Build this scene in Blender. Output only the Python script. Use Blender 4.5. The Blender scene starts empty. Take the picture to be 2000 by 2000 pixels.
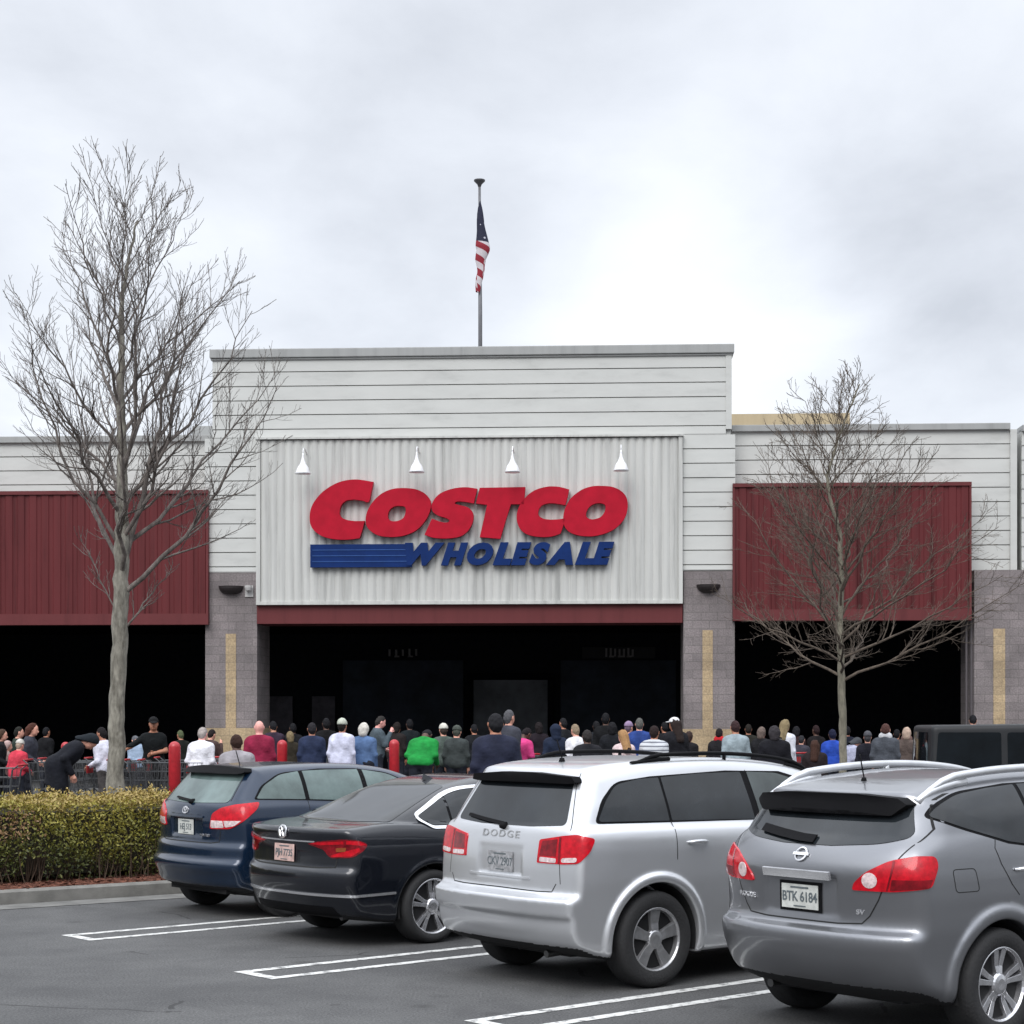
import bpy, bmesh, math, random
import numpy as np
from mathutils import Vector, Matrix
R = math.radians
C = bpy.context.scene.collection
rng = np.random.default_rng(7)
random.seed(7)
H = 2.0; F = 3500.0

# ---------------------------------------------------------------- helpers
def at(px, py, Y):
    return ((px-1000)*Y/F, Y, H+(1405-py)*Y/F)
def ground_z(Y):
    t = min(max((Y-23.5)/9.0, 0), 1); t = t*t*(3-2*t)
    return 0.28*t
def tag(o, label=None, cat=None, group=None, kind=None):
    if label: o['label'] = label
    if cat: o['category'] = cat
    if group: o['group'] = group
    if kind: o['kind'] = kind
    return o
def empty(name, loc=(0,0,0), rz=0, parent=None):
    o = bpy.data.objects.new(name, None); C.objects.link(o)
    o.empty_display_size = .2
    o.location = loc; o.rotation_euler = (0,0,rz)
    if parent is not None: o.parent = parent
    return o
def link(name, me, m=None, parent=None, loc=None, rz=None, smooth=False):
    o = bpy.data.objects.new(name, me); C.objects.link(o)
    if m is not None:
        for mm in (m if isinstance(m, (list, tuple)) else [m]): me.materials.append(mm)
    if parent is not None: o.parent = parent
    if loc is not None: o.location = loc
    if rz is not None: o.rotation_euler = (0,0,rz)
    if smooth:
        me.polygons.foreach_set('use_smooth', [True]*len(me.polygons))
    return o
def mesh_np(name, V, Fc):
    me = bpy.data.meshes.new(name)
    V = np.asarray(V, dtype=np.float32); Fc = np.asarray(Fc, dtype=np.int32)
    n = Fc.shape[1]
    me.vertices.add(len(V)); me.vertices.foreach_set('co', V.ravel())
    me.loops.add(len(Fc)*n); me.loops.foreach_set('vertex_index', Fc.ravel())
    me.polygons.add(len(Fc))
    me.polygons.foreach_set('loop_start', np.arange(len(Fc), dtype=np.int32)*n)
    me.polygons.foreach_set('loop_total', np.full(len(Fc), n, dtype=np.int32))
    me.update(calc_edges=True); me.validate()
    return me
class MB:
    """collects primitive shapes, then builds them as one mesh object"""
    def __init__(s): s.v = []; s.f = []; s.mi = []; s.m = 0
    def add(s, vs, fs):
        b = len(s.v); s.v += [tuple(v) for v in vs]
        s.f += [tuple(i+b for i in f) for f in fs]; s.mi += [s.m]*len(fs)
    def box(s, a, b, M=None):
        x0,y0,z0 = a; x1,y1,z1 = b
        vs = [(x0,y0,z0),(x1,y0,z0),(x1,y1,z0),(x0,y1,z0),(x0,y0,z1),(x1,y0,z1),(x1,y1,z1),(x0,y1,z1)]
        if M is not None: vs = [tuple(M @ Vector(v)) for v in vs]
        s.add(vs, [(3,2,1,0),(4,5,6,7),(0,1,5,4),(1,2,6,5),(2,3,7,6),(3,0,4,7)])
    def tube(s, pts, rs, n=8, caps=True):
        pts = [Vector(p) for p in pts]
        if not isinstance(rs, (list, tuple)): rs = [rs]*len(pts)
        vs = []; prev = None
        for i, p in enumerate(pts):
            d = (pts[min(i+1, len(pts)-1)]-pts[max(i-1, 0)])
            if d.length < 1e-9: d = Vector((0,0,1))
            d.normalize()
            if prev is None:
                u = d.orthogonal().normalized()
            else:
                u = prev-d*prev.dot(d)
                u = u.normalized() if u.length > 1e-6 else d.orthogonal().normalized()
            prev = u; w = d.cross(u)
            for k in range(n):
                a = 2*math.pi*k/n
                vs.append(p+(u*math.cos(a)+w*math.sin(a))*rs[i])
        fs = []
        for i in range(len(pts)-1):
            for k in range(n):
                a = i*n+k; b = i*n+(k+1) % n
                fs.append((a, b, b+n, a+n))
        if caps:
            fs.append(tuple(range(n-1, -1, -1))); fs.append(tuple((len(pts)-1)*n+k for k in range(n)))
        s.add(vs, fs)
    def lathe(s, prof, n=24, axis='z', o=(0,0,0), close=False):
        vs = []
        for r, h in prof:
            for k in range(n):
                a = 2*math.pi*k/n; c, d = r*math.cos(a), r*math.sin(a)
                if axis == 'z': v = (c, d, h)
                elif axis == 'y': v = (d, h, c)
                else: v = (h, c, d)
                vs.append((v[0]+o[0], v[1]+o[1], v[2]+o[2]))
        fs = []; m = len(prof)
        for i in range(m if close else m-1):
            for k in range(n):
                a = i*n+k; b = i*n+(k+1) % n; j = ((i+1) % m)*n
                fs.append((a, b, j+(k+1) % n, j+k))
        if not close:
            if prof[0][0] > 1e-6: fs.append(tuple(range(n-1, -1, -1)))
            if prof[-1][0] > 1e-6: fs.append(tuple((m-1)*n+k for k in range(n)))
        s.add(vs, fs)
    def prism(s, poly, h0, h1, plane='xz'):
        n = len(poly)
        def mk(p, h):
            return (p[0], h, p[1]) if plane == 'xz' else ((h, p[0], p[1]) if plane == 'yz' else (p[0], p[1], h))
        vs = [mk(p, h0) for p in poly]+[mk(p, h1) for p in poly]
        s.add(vs, [tuple(range(n)), tuple(range(2*n-1, n-1, -1))]+[(i, i+n, (i+1) % n+n, (i+1) % n) for i in range(n)])
    def mesh(s, name, fix=True):
        me = bpy.data.meshes.new(name); me.from_pydata([tuple(v) for v in s.v], [], s.f)
        me.polygons.foreach_set('material_index', s.mi)
        if fix:
            bm = bmesh.new(); bm.from_mesh(me)
            bmesh.ops.recalc_face_normals(bm, faces=bm.faces); bm.to_mesh(me); bm.free()
        return me
    def build(s, name, m, parent=None, smooth=False, bevel=0, **k):
        me = s.mesh(name)
        if bevel:
            bm = bmesh.new(); bm.from_mesh(me)
            bmesh.ops.remove_doubles(bm, verts=bm.verts, dist=1e-5)
            es = [e for e in bm.edges if len(e.link_faces) == 2 and e.calc_face_angle(0) > .5]
            bmesh.ops.bevel(bm, geom=es, offset=bevel, segments=2, affect='EDGES', profile=.6)
            bm.to_mesh(me); bm.free()
        return link(name, me, m, parent, smooth=smooth, **k)

# ---------------------------------------------------------------- materials
MATS = {}
def mat(name, col, rough=.6, metal=0, coat=0, var=.08, scale=6., spec=.5, trans=0, bump=0, bscale=40., col2=None, ior=1.5, stretch=None, emit=None, alpha=1):
    if name in MATS: return MATS[name]
    m = bpy.data.materials.new(name); MATS[name] = m; m.use_nodes = True
    nt = m.node_tree; N = nt.nodes; L = nt.links
    b = N['Principled BSDF']
    tc = N.new('ShaderNodeTexCoord'); mp = N.new('ShaderNodeMapping'); L.new(tc.outputs['Object'], mp.inputs[0])
    if stretch: mp.inputs['Scale'].default_value = stretch
    nz = N.new('ShaderNodeTexNoise'); nz.inputs['Scale'].default_value = scale; nz.inputs['Detail'].default_value = 6
    nz.inputs['Roughness'].default_value = .6
    L.new(mp.outputs[0], nz.inputs[0])
    rp = N.new('ShaderNodeValToRGB'); L.new(nz.outputs[0], rp.inputs[0])
    c = np.array(col, float); c2 = np.array(col2, float) if col2 is not None else c*(1+var)
    c1 = c if col2 is not None else c*(1-var)
    rp.color_ramp.elements[0].position = .35; rp.color_ramp.elements[1].position = .65
    rp.color_ramp.elements[0].color = (*c1, 1); rp.color_ramp.elements[1].color = (*np.clip(c2, 0, 1), 1)
    L.new(rp.outputs[0], b.inputs['Base Color'])
    b.inputs['Metallic'].default_value = metal
    mr = N.new('ShaderNodeMapRange'); L.new(nz.outputs[0], mr.inputs[0])
    mr.inputs[3].default_value = max(rough-.04, .01); mr.inputs[4].default_value = min(rough+.05, 1)
    L.new(mr.outputs[0], b.inputs['Roughness'])
    b.inputs['Coat Weight'].default_value = coat; b.inputs['Coat Roughness'].default_value = .04
    b.inputs['Specular IOR Level'].default_value = spec; b.inputs['IOR'].default_value = ior
    b.inputs['Transmission Weight'].default_value = trans
    if alpha < 1: b.inputs['Alpha'].default_value = alpha
    if bump:
        n2 = N.new('ShaderNodeTexNoise'); n2.inputs['Scale'].default_value = bscale; n2.inputs['Detail'].default_value = 5
        L.new(mp.outputs[0], n2.inputs[0])
        bp = N.new('ShaderNodeBump'); bp.inputs['Strength'].default_value = bump; bp.inputs['Distance'].default_value = .02
        L.new(n2.outputs[0], bp.inputs['Height']); L.new(bp.outputs[0], b.inputs['Normal'])
    if emit:
        b.inputs['Emission Color'].default_value = (*emit[0], 1); b.inputs['Emission Strength'].default_value = emit[1]
    return m
def s2l(*c):
    return tuple(((v/255)/12.92 if v/255 <= .04045 else ((v/255+.055)/1.055)**2.4) for v in c)

# ---------------------------------------------------------------- implicit surfaces
def surface_nets(V, org, h):
    nx, ny, nz = V.shape
    ins = V < 0
    c = np.zeros((nx-1, ny-1, nz-1), np.int8)
    for i in (0, 1):
        for j in (0, 1):
            for k in (0, 1):
                c += ins[i:nx-1+i, j:ny-1+j, k:nz-1+k]
    act = (c > 0) & (c < 8)
    idx = np.argwhere(act)
    idm = np.full(act.shape, -1, np.int64); idm[act] = np.arange(len(idx))
    P = np.zeros((len(idx), 3)); cnt = np.zeros(len(idx))
    corners = [(i, j, k) for i in (0, 1) for j in (0, 1) for k in (0, 1)]
    vals = {q: V[idx[:,0]+q[0], idx[:,1]+q[1], idx[:,2]+q[2]] for q in corners}
    for q in corners:
        for ax in range(3):
            if q[ax] == 1: continue
            q2 = list(q); q2[ax] = 1; q2 = tuple(q2)
            a, b = vals[q], vals[q2]
            m = (a < 0) != (b < 0)
            t = np.where(m, a/np.where(m, a-b, 1), 0)
            pt = np.tile(np.array(q, float), (len(idx), 1)); pt[:, ax] += t
            P[m] += pt[m]; cnt[m] += 1
    P /= cnt[:, None]
    P = (P+idx)*h+np.array(org)
    quads = []
    for ax in range(3):
        o1, o2 = [(1,2),(2,0),(0,1)][ax]
        sl0 = [slice(1,-1)]*3; sl0[ax] = slice(0, V.shape[ax]-1)
        sl1 = [slice(1,-1)]*3; sl1[ax] = slice(1, V.shape[ax])
        a = ins[tuple(sl0)]; b = ins[tuple(sl1)]
        e = np.argwhere(a != b)
        if not len(e): continue
        flip = a[e[:,0], e[:,1], e[:,2]]
        base = e.copy()
        for k in range(3):
            if k != ax: base[:, k] += 1
        def cell(d1, d2):
            q = base.copy(); q[:, o1] -= d1; q[:, o2] -= d2
            return idm[q[:,0], q[:,1], q[:,2]]
        A, B, Cc, D = cell(1,1), cell(0,1), cell(0,0), cell(1,0)
        Q = np.stack([A,B,Cc,D], 1)
        Q[~flip] = Q[~flip][:, ::-1]
        quads.append(Q)
    return P, np.concatenate(quads)
def grad(f, P, e):
    g = np.zeros_like(P)
    for k in range(3):
        d = np.zeros(3); d[k] = e
        a = P+d; b = P-d
        g[:, k] = (f(a[:,0], a[:,1], a[:,2])-f(b[:,0], b[:,1], b[:,2]))/(2*e)
    return g
def polygonise(f, lo, hi, h, newton=2):
    n = [int(math.ceil((hi[k]-lo[k])/h))+2 for k in range(3)]
    ax = [lo[k]+h*np.arange(n[k]) for k in range(3)]
    V = f(ax[0][:,None,None], ax[1][None,:,None], ax[2][None,None,:])
    P, Q = surface_nets(V, lo, h)
    for _ in range(newton):
        v = f(P[:,0], P[:,1], P[:,2]); g = grad(f, P, h*.4)
        g2 = np.maximum((g*g).sum(1), .05)
        st = g*(v/g2)[:, None]
        l = np.linalg.norm(st, axis=1); st *= np.minimum(1, h*.5/np.maximum(l, 1e-9))[:, None]
        P = P-st
    return P, Q
def smax(a, b, k):
    h = np.maximum(k-np.abs(a-b), 0)/k
    return np.maximum(a, b)+h*h*k*.25
def smin(a, b, k):
    h = np.maximum(k-np.abs(a-b), 0)/k
    return np.minimum(a, b)-h*h*k*.25
def rpoly(pts, n=5):
    """closed outline; each point (x, y[, r]) gets its corner rounded by r"""
    out = []; m = len(pts)
    for i in range(m):
        p = np.array(pts[i][:2], float); r = pts[i][2] if len(pts[i]) > 2 else 0
        if r <= 0: out.append(tuple(p)); continue
        a = np.array(pts[i-1][:2], float)-p; b = np.array(pts[(i+1) % m][:2], float)-p
        la, lb = np.linalg.norm(a), np.linalg.norm(b)
        A = p+a/la*min(r, la*.49); B = p+b/lb*min(r, lb*.49)
        for k in range(n+1):
            t = k/n; out.append(tuple((1-t)**2*A+2*t*(1-t)*p+t*t*B))
    return out
def poly_sdf(X, Z, poly):
    X, Z = np.broadcast_arrays(X, Z)
    d = np.full(X.shape, 1e9); ins = np.zeros(X.shape, bool)
    n = len(poly)
    for i in range(n):
        x0, z0 = poly[i]; x1, z1 = poly[(i+1) % n]
        ex, ez = x1-x0, z1-z0; L2 = ex*ex+ez*ez
        if L2 < 1e-14: continue
        t = np.clip(((X-x0)*ex+(Z-z0)*ez)/L2, 0, 1)
        dx = X-x0-t*ex; dz = Z-z0-t*ez
        d = np.minimum(d, dx*dx+dz*dz)
        if z0 != z1:
            c = ((z0 > Z) != (z1 > Z)) & (X < ex*(Z-z0)/(z1-z0)+x0)
            ins ^= c
    d = np.sqrt(d)
    return np.where(ins, -d, d)
class Table:
    def __init__(s, poly, res=.0125, pad=.5):
        a = np.array(poly); s.x0, s.z0 = a.min(0)-pad; x1, z1 = a.max(0)+pad; s.r = res
        xs = np.arange(s.x0, x1, res); zs = np.arange(s.z0, z1, res)
        s.T = poly_sdf(xs[:,None], zs[None,:], poly)
    def __call__(s, x, z):
        u = np.clip((x-s.x0)/s.r, 0, s.T.shape[0]-1.001); v = np.clip((z-s.z0)/s.r, 0, s.T.shape[1]-1.001)
        i = u.astype(int); j = v.astype(int); a = u-i; b = v-j; T = s.T
        return (T[i,j]*(1-a)+T[i+1,j]*a)*(1-b)+(T[i,j+1]*(1-a)+T[i+1,j+1]*a)*b
def capsule(x, y, z, a, b, r0, r1):
    ax, ay, az = a; bx, by, bz = b
    ex, ey, ez = bx-ax, by-ay, bz-az; L2 = ex*ex+ey*ey+ez*ez+1e-12
    t = np.clip(((x-ax)*ex+(y-ay)*ey+(z-az)*ez)/L2, 0, 1)
    return np.sqrt((x-ax-t*ex)**2+(y-ay-t*ey)**2+(z-az-t*ez)**2)-(r0+(r1-r0)*t)
def ellipsoid(x, y, z, c, r):
    k0 = np.sqrt(((x-c[0])/r[0])**2+((y-c[1])/r[1])**2+((z-c[2])/r[2])**2)
    return (k0-1)*min(r)
# ---------------------------------------------------------------- cars
def curve(tab):
    a = np.array(tab, float); xs = np.linspace(a[0,0], a[-1,0], 200); ys = np.interp(xs, a[:,0], a[:,1])
    k = np.ones(15)/15; yp = np.concatenate([np.full(7, ys[0]), ys, np.full(7, ys[-1])]); ys = np.convolve(yp, k, 'valid')
    return lambda q: np.interp(q, xs, ys)
class CarField:
    def __init__(s, sp):
        s.sp = sp
        s.B = Table(rpoly(sp['body'])); s.Cb = Table(rpoly(sp['cabin']))
        s.Wb = curve(sp['wb_tab']); s.Wc = curve(sp['wc_tab'])
    def __call__(s, x, y, z, wells=True):
        sp = s.sp; ay = np.abs(y)
        w = sp['w']
        br = sp.get('bow_r', .12); bf = sp.get('bow_f', .25); Lf = sp['wheelbase']
        t = np.minimum(ay/w, 1.1)
        sr = np.clip(1-(x+.3)/1.0, 0, 1); sr = sr*sr*(3-2*sr)
        sf = np.clip((x-(Lf-.7))/.9, 0, 1); sf = sf*sf*(3-2*sf)
        xw = x; x = x-sp.get('rear_shift', 0)*np.clip((-.42-x)/.4, 0, 1)
        xb = x-br*t**sp.get('bow_p', 2.6)*sr+bf*t**2.4*sf
        tr = np.clip((.2-x)/1.2, 0, 1.2); tf = np.clip((x-Lf+.1)/1.1, 0, 1.2)
        Wt = 1-sp.get('tap_r', .05)*tr**2-sp.get('tap_f', .10)*tf**2
        wb = s.Wb(z)*Wt
        for cx in (0, Lf):
            d = np.sqrt((xw-cx)**2+(z-sp['tyre'])**2)
            q = np.clip((sp['arch']+sp.get('flare_w', .06)-d)/.03, 0, 1)
            wb = wb+sp.get('flare', .012)*q*q*(3-2*q)
        tc = np.clip((.3-x)/1.2, 0, 1.2); tg = np.clip((x-(Lf-1.4))/1.6, 0, 1.2)
        wc = s.Wc(z)*(1-sp.get('tapc_r', .10)*tc**2-sp.get('tapc_f', .08)*tg**2)
        b = smax(s.B(xb, z), ay-wb, sp.get('kb', .09))
        c = smax(s.Cb(xb, z), ay-wc, sp.get('kc', .13))
        f = smin(b, c, sp.get('kj', .035))
        for (lo, hi, k) in sp.get('cuts', []):
            q = np.maximum(np.maximum(lo[0]-xb, xb-hi[0]), np.maximum(ay-hi[1], np.maximum(lo[2]-z, z-hi[2])))
            f = smax(f, -q, k)
        if wells:
            for cx in (0, Lf):
                d = np.sqrt((xw-cx)**2+(z-sp['tyre'])**2)-sp['arch']
                d = np.maximum(d, (w-.33)-ay)
                f = smax(f, -d, .030)
        return f
def rays(mode, P2):
    P2 = np.asarray(P2, float); n = len(P2); z = np.zeros(n)
    if mode == 'R': return np.stack([P2[:,0], z-1.3, P2[:,1]], 1), np.array([0,1,0.])
    if mode == 'B': return np.stack([z-2.0, P2[:,0], P2[:,1]], 1), np.array([1,0,0.])
    if mode == 'F': return np.stack([z+5.6, P2[:,0], P2[:,1]], 1), np.array([-1,0,0.])
    if mode == 'T': return np.stack([P2[:,0], P2[:,1], z+2.4], 1), np.array([0,0,-1.])
    if mode == 'C':
        e = np.array([1,-1,0])/math.sqrt(2); d = np.array([1,1,0])/math.sqrt(2)
        return P2[:,:1]*e-2.2*d+np.stack([z, z, P2[:,1]], 1), d
def drop(f, mode, P2, off):
    O, d = rays(mode, P2); n = len(O)
    g = lambda t: f(O[:,0]+d[0]*t, O[:,1]+d[1]*t, O[:,2]+d[2]*t, wells=False)-off
    T = np.zeros(n); hit = np.zeros(n, bool); lo = np.zeros(n); hi = np.zeros(n)
    prev = np.zeros(n)
    for t in np.arange(0.0, 4.5, .03):
        v = g(prev*0+t)
        new = (v < 0) & ~hit
        lo[new] = t-.03; hi[new] = t; hit |= new
        if hit.all(): break
    miss = ~hit
    if miss.any():
        lo[miss] = lo[hit].mean() if hit.any() else 1; hi[miss] = lo[miss]
    for _ in range(16):
        m = (lo+hi)/2; v = g(m); ins = v < 0
        hi = np.where(ins, m, hi); lo = np.where(ins, lo, m)
    return O+d*hi[:, None]
def grid2d(poly, step):
    bm = bmesh.new()
    vs = [bm.verts.new((p[0], p[1], 0)) for p in poly]
    fc = bm.faces.new(vs)
    bmesh.ops.triangulate(bm, faces=[fc], quad_method='BEAUTY', ngon_method='EAR_CLIP')
    a = np.array(poly)[:, :2]; mn = a.min(0); mx = a.max(0)
    for k in (0, 1):
        q = math.floor(mn[k]/step)*step+step
        no = (1,0,0) if k == 0 else (0,1,0)
        while q < mx[k]-1e-5:
            co = (q,0,0) if k == 0 else (0,q,0)
            bmesh.ops.bisect_plane(bm, geom=bm.verts[:]+bm.edges[:]+bm.faces[:], dist=1e-6, plane_co=co, plane_no=no)
            q += step
    bmesh.ops.dissolve_degenerate(bm, dist=1e-6, edges=bm.edges[:])
    return bm
def patch(f, mode, poly, off, mirror=False, step=.05, skirt=.02, bm=None):
    if bm is None: bm = grid2d(poly, step)
    bm.verts.ensure_lookup_table()
    P = drop(f, mode, [(v.co.x, v.co.y) for v in bm.verts], off)
    _, d = rays(mode, [(0, 0)])
    for v, p in zip(bm.verts, P): v.co = p
    if skirt:
        be = [e for e in bm.edges if len(e.link_faces) == 1]
        r = bmesh.ops.extrude_edge_only(bm, edges=be)
        for v in [g for g in r['geom'] if isinstance(g, bmesh.types.BMVert)]:
            v.co += Vector(d)*skirt
    if mirror:
        for v in bm.verts: v.co.y *= -1
    bmesh.ops.recalc_face_normals(bm, faces=bm.faces)
    # outward: the first-hit side must face -d
    dd = Vector(d)
    if mirror: dd.y *= -1
    s = sum(fc.normal.dot(dd)*fc.calc_area() for fc in bm.faces)
    if s > 0: bmesh.ops.reverse_faces(bm, faces=bm.faces)
    me = bpy.data.meshes.new('patch'); bm.to_mesh(me); bm.free()
    me.polygons.foreach_set('use_smooth', [True]*len(me.polygons))
    try: me.set_sharp_from_angle(angle=R(40))
    except Exception: pass
    return me
def strip2d(line, w, step=.03, closed=False):
    pts = [np.array(p[:2], float) for p in line]
    if closed: pts.append(pts[0])
    dense = [pts[0]]
    for a, b in zip(pts[:-1], pts[1:]):
        n = max(1, int(np.linalg.norm(b-a)/step))
        dense += [a+(b-a)*k/n for k in range(1, n+1)]
    bm = bmesh.new(); prev = None
    for i, p in enumerate(dense):
        d = dense[min(i+1, len(dense)-1)]-dense[max(i-1, 0)]; d = d/max(np.linalg.norm(d), 1e-9)
        nrm = np.array([-d[1], d[0]])*w/2
        a = bm.verts.new((*(p+nrm), 0)); b = bm.verts.new((*(p-nrm), 0))
        if prev: bm.faces.new((prev[0], prev[1], b, a))
        prev = (a, b)
    return bm
def offset_poly(poly, d):
    a = np.array([p[:2] for p in poly], float); n = len(a)
    area = sum(a[i,0]*a[(i+1) % n,1]-a[(i+1) % n,0]*a[i,1] for i in range(n))
    out = []
    for i in range(n):
        e1 = a[i]-a[i-1]; e2 = a[(i+1) % n]-a[i]
        e1 = e1/max(np.linalg.norm(e1), 1e-9); e2 = e2/max(np.linalg.norm(e2), 1e-9)
        n1 = np.array([e1[1], -e1[0]]); n2 = np.array([e2[1], -e2[0]])
        m = n1+n2; m = m/max(np.linalg.norm(m), 1e-9); m = m/max(m.dot(n1), .5)
        out.append(tuple(a[i]+m*d*(1 if area > 0 else -1)))
    return out
def inpoly(poly, X, Z): return poly_sdf(X, Z, poly) < 0

MAT_BLACK = mat('black_plastic', (.006,.006,.007), .65, spec=.10, bump=.1, bscale=200)
MAT_RUB = mat('tyre_rubber', (.016,.016,.017), .8, bump=.3, bscale=60)
MAT_GAP = mat('panel_gap', (.008,.008,.008), .8)
MAT_CHR = mat('chrome', (.82,.82,.84), .18, metal=.85)
MAT_RED = mat('red_lens', (.46,.003,.012), .16, coat=.25, spec=.3, var=.25, scale=22)
MAT_DRED = mat('dark_red_lens', (.17,.003,.008), .12, coat=.3, spec=.3, var=.4, scale=18)
MAT_CLR = mat('clear_lens', (.62,.50,.50), .1, coat=1, var=.3, scale=30)
MAT_PLATE = mat('plate_white', (.52,.53,.50), .45, var=.15, scale=20)
MAT_PTXT = mat('plate_ink', (.10,.12,.13), .6)
MAT_DISC = mat('brake_dark', (.012,.012,.013), .6, metal=.4)
MAT_UNDER = mat('underbody', (.010,.010,.011), .85)
def glass(name, col=(.012,.015,.018), rough=.04, spec=.55): return mat(name, col, rough, coat=0, spec=spec, var=.35, scale=2.2)
GL_DARK = glass('privacy_glass', (.014,.017,.020), spec=.5)
GL_BLACK = glass('black_glass', (.004,.006,.008), spec=.15)
GL_MED = glass('tinted_glass', (.045,.055,.055))
GL_GREEN = glass('green_glass', (.10,.14,.135))

def rim_mesh(kind, r):
    m = MB(); n = 40
    # lip and barrel (axis y, outer face towards -y)
    m.lathe([(r*1.0,-.005),(r*1.02,-.012),(r*.985,-.014),(r*.94,.0),(r*.92,.05),(r*.90,.16),(r*.96,.17),(r*1.0,.165)], n, 'y', close=True)
    m.lathe([(0,-.006),(.035,-.008),(.06,-.002),(.075,.012),(.075,.05),(0,.05)], 20, 'y')
    def spoke(ang, w0, w1, a0=0., y0=.0, y1=.0, th=.03):
        ca, sa = math.cos(ang), math.sin(ang)
        r0, r1 = .05, r*.955
        pts = []
        for (rr, ww, yy, dd) in ((r0, w0, y0, 0), (r*.5, (w0+w1)/2*.92, (y0+y1)/2+.012, a0*.5), (r1, w1, y1, a0)):
            for sgn in (-1, 1):
                for dep in (0, th):
                    u = rr; v = sgn*ww*(1 if dep == 0 else 1.15)+dd
                    pts.append((u*sa+v*ca, yy+dep, u*ca-v*sa))
        fs = []
        for k in (0, 4):
            fs += [(k,k+2,k+6,k+4),(k+1,k+5,k+7,k+3),(k,k+4,k+5,k+1),(k+2,k+3,k+7,k+6)]
        fs += [(0,1,3,2),(8,10,11,9)]
        m.add(pts, fs)
    for k in range(5):
        a = 2*math.pi*k/5+.02
        if kind == 'five': spoke(a, .030, .050, y0=.002, y1=.004, th=.04)
        elif kind == 'double':
            spoke(a-.15, .014, .022, -.006, .004, .004); spoke(a+.15, .014, .022, .006, .004, .004)
        else:
            spoke(a-.06, .013, .016, -.030, .004, .002); spoke(a+.06, .013, .016, .030, .004, .002)
    return m
def add_wheel(root, x, side, R_, rimr, kind, rimmat, ytrack, width=.225):
    wh = empty('wheel', (x, side*ytrack, R_), 0 if side < 0 else math.pi, root)
    m = MB(); w = width
    prof = [(rimr*.98,.012),(rimr*1.03,-.002),(R_*.86,-.012),(R_*.95,-.002),(R_*.985,.018),(R_,.045),(R_,w-.045),(R_*.985,w-.018),(R_*.9,w+.005),(rimr,w-.01)]
    m.lathe(prof, 56, 'y', close=True)
    for k in range(5):
        pass
    m.build('tyre', MAT_RUB, wh, smooth=True)
    rm = rim_mesh(kind, rimr); o = rm.build('rim', rimmat, wh, bevel=.003); o.location.y = .012
    rm.v = []
    d = MB(); d.lathe([(0,.05),(rimr*.93,.05),(rimr*.93,.075),(0,.075)], 32, 'y'); d.build('brake_disc', MAT_DISC, wh)
    return wh
def text_mesh(txt, size, ext=.004, shear=0, offset=0, align='CENTER', sx=1, sp=1):
    cu = bpy.data.curves.new('t', 'FONT'); cu.body = txt; cu.size = size; cu.extrude = ext; cu.shear = shear
    cu.offset = offset; cu.align_x = align; cu.align_y = 'CENTER'; cu.resolution_u = 4; cu.space_character = sp
    o = bpy.data.objects.new('t', cu); C.objects.link(o)
    bpy.context.view_layer.update()
    me = bpy.data.meshes.new_from_object(o.evaluated_get(bpy.context.evaluated_depsgraph_get()))
    bpy.data.objects.remove(o); bpy.data.curves.remove(cu)
    for v in me.vertices: v.co.x *= sx
    return me
def put_rear(me, f, y, z, off=.004, name='badge', m=MAT_CHR, parent=None):
    """stand a flat mesh (drawn in its xy plane) on the rear surface at (y, z)"""
    P = drop(f, 'B', [(y, z), (y+.06, z), (y-.06, z), (y, z+.04), (y, z-.04)], off)
    ey = Vector(P[2]-P[1]).normalized(); ez = Vector(P[3]-P[4]).normalized()
    n = ey.cross(ez).normalized(); ez = n.cross(ey).normalized()
    # reading direction runs towards -y (seen from behind)
    M = Matrix((ey, ez, n)).transposed().to_4x4(); M.translation = Vector(P[0])
    me.transform(M)
    return link(name, me, m, parent)

def vnormals(P, Q, it=2):
    n = np.cross(P[Q[:,2]]-P[Q[:,0]], P[Q[:,3]]-P[Q[:,1]])
    N_ = np.zeros_like(P)
    for k in range(4): np.add.at(N_, Q[:,k], n)
    for _ in range(it):
        N_ /= np.maximum(np.linalg.norm(N_, axis=1), 1e-9)[:, None]
        S = N_*1.0
        for k in range(4): np.add.at(S, Q[:,k], N_[Q[:,(k+1) % 4]]*.5)
        N_ = S
    return N_/np.maximum(np.linalg.norm(N_, axis=1), 1e-9)[:, None]
def relax(P, Q, f, h, it=3):
    """even out the net: tangential smoothing, then back onto the surface"""
    for _ in range(it):
        S = np.zeros_like(P); c = np.zeros(len(P))
        for k in range(4):
            np.add.at(S, Q[:,k], P[Q[:,(k+1) % 4]]+P[Q[:,k-1]]); np.add.at(c, Q[:,k], 2)
        P = P*.5+.5*S/np.maximum(c, 1)[:, None]
        v = f(P[:,0], P[:,1], P[:,2]); g = grad(f, P, h*.5); g2 = np.maximum((g*g).sum(1), .3)
        st = g*(v/g2)[:, None]; l = np.linalg.norm(st, axis=1); P = P-st*np.minimum(1, h*.6/np.maximum(l, 1e-9))[:, None]
    return P
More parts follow.
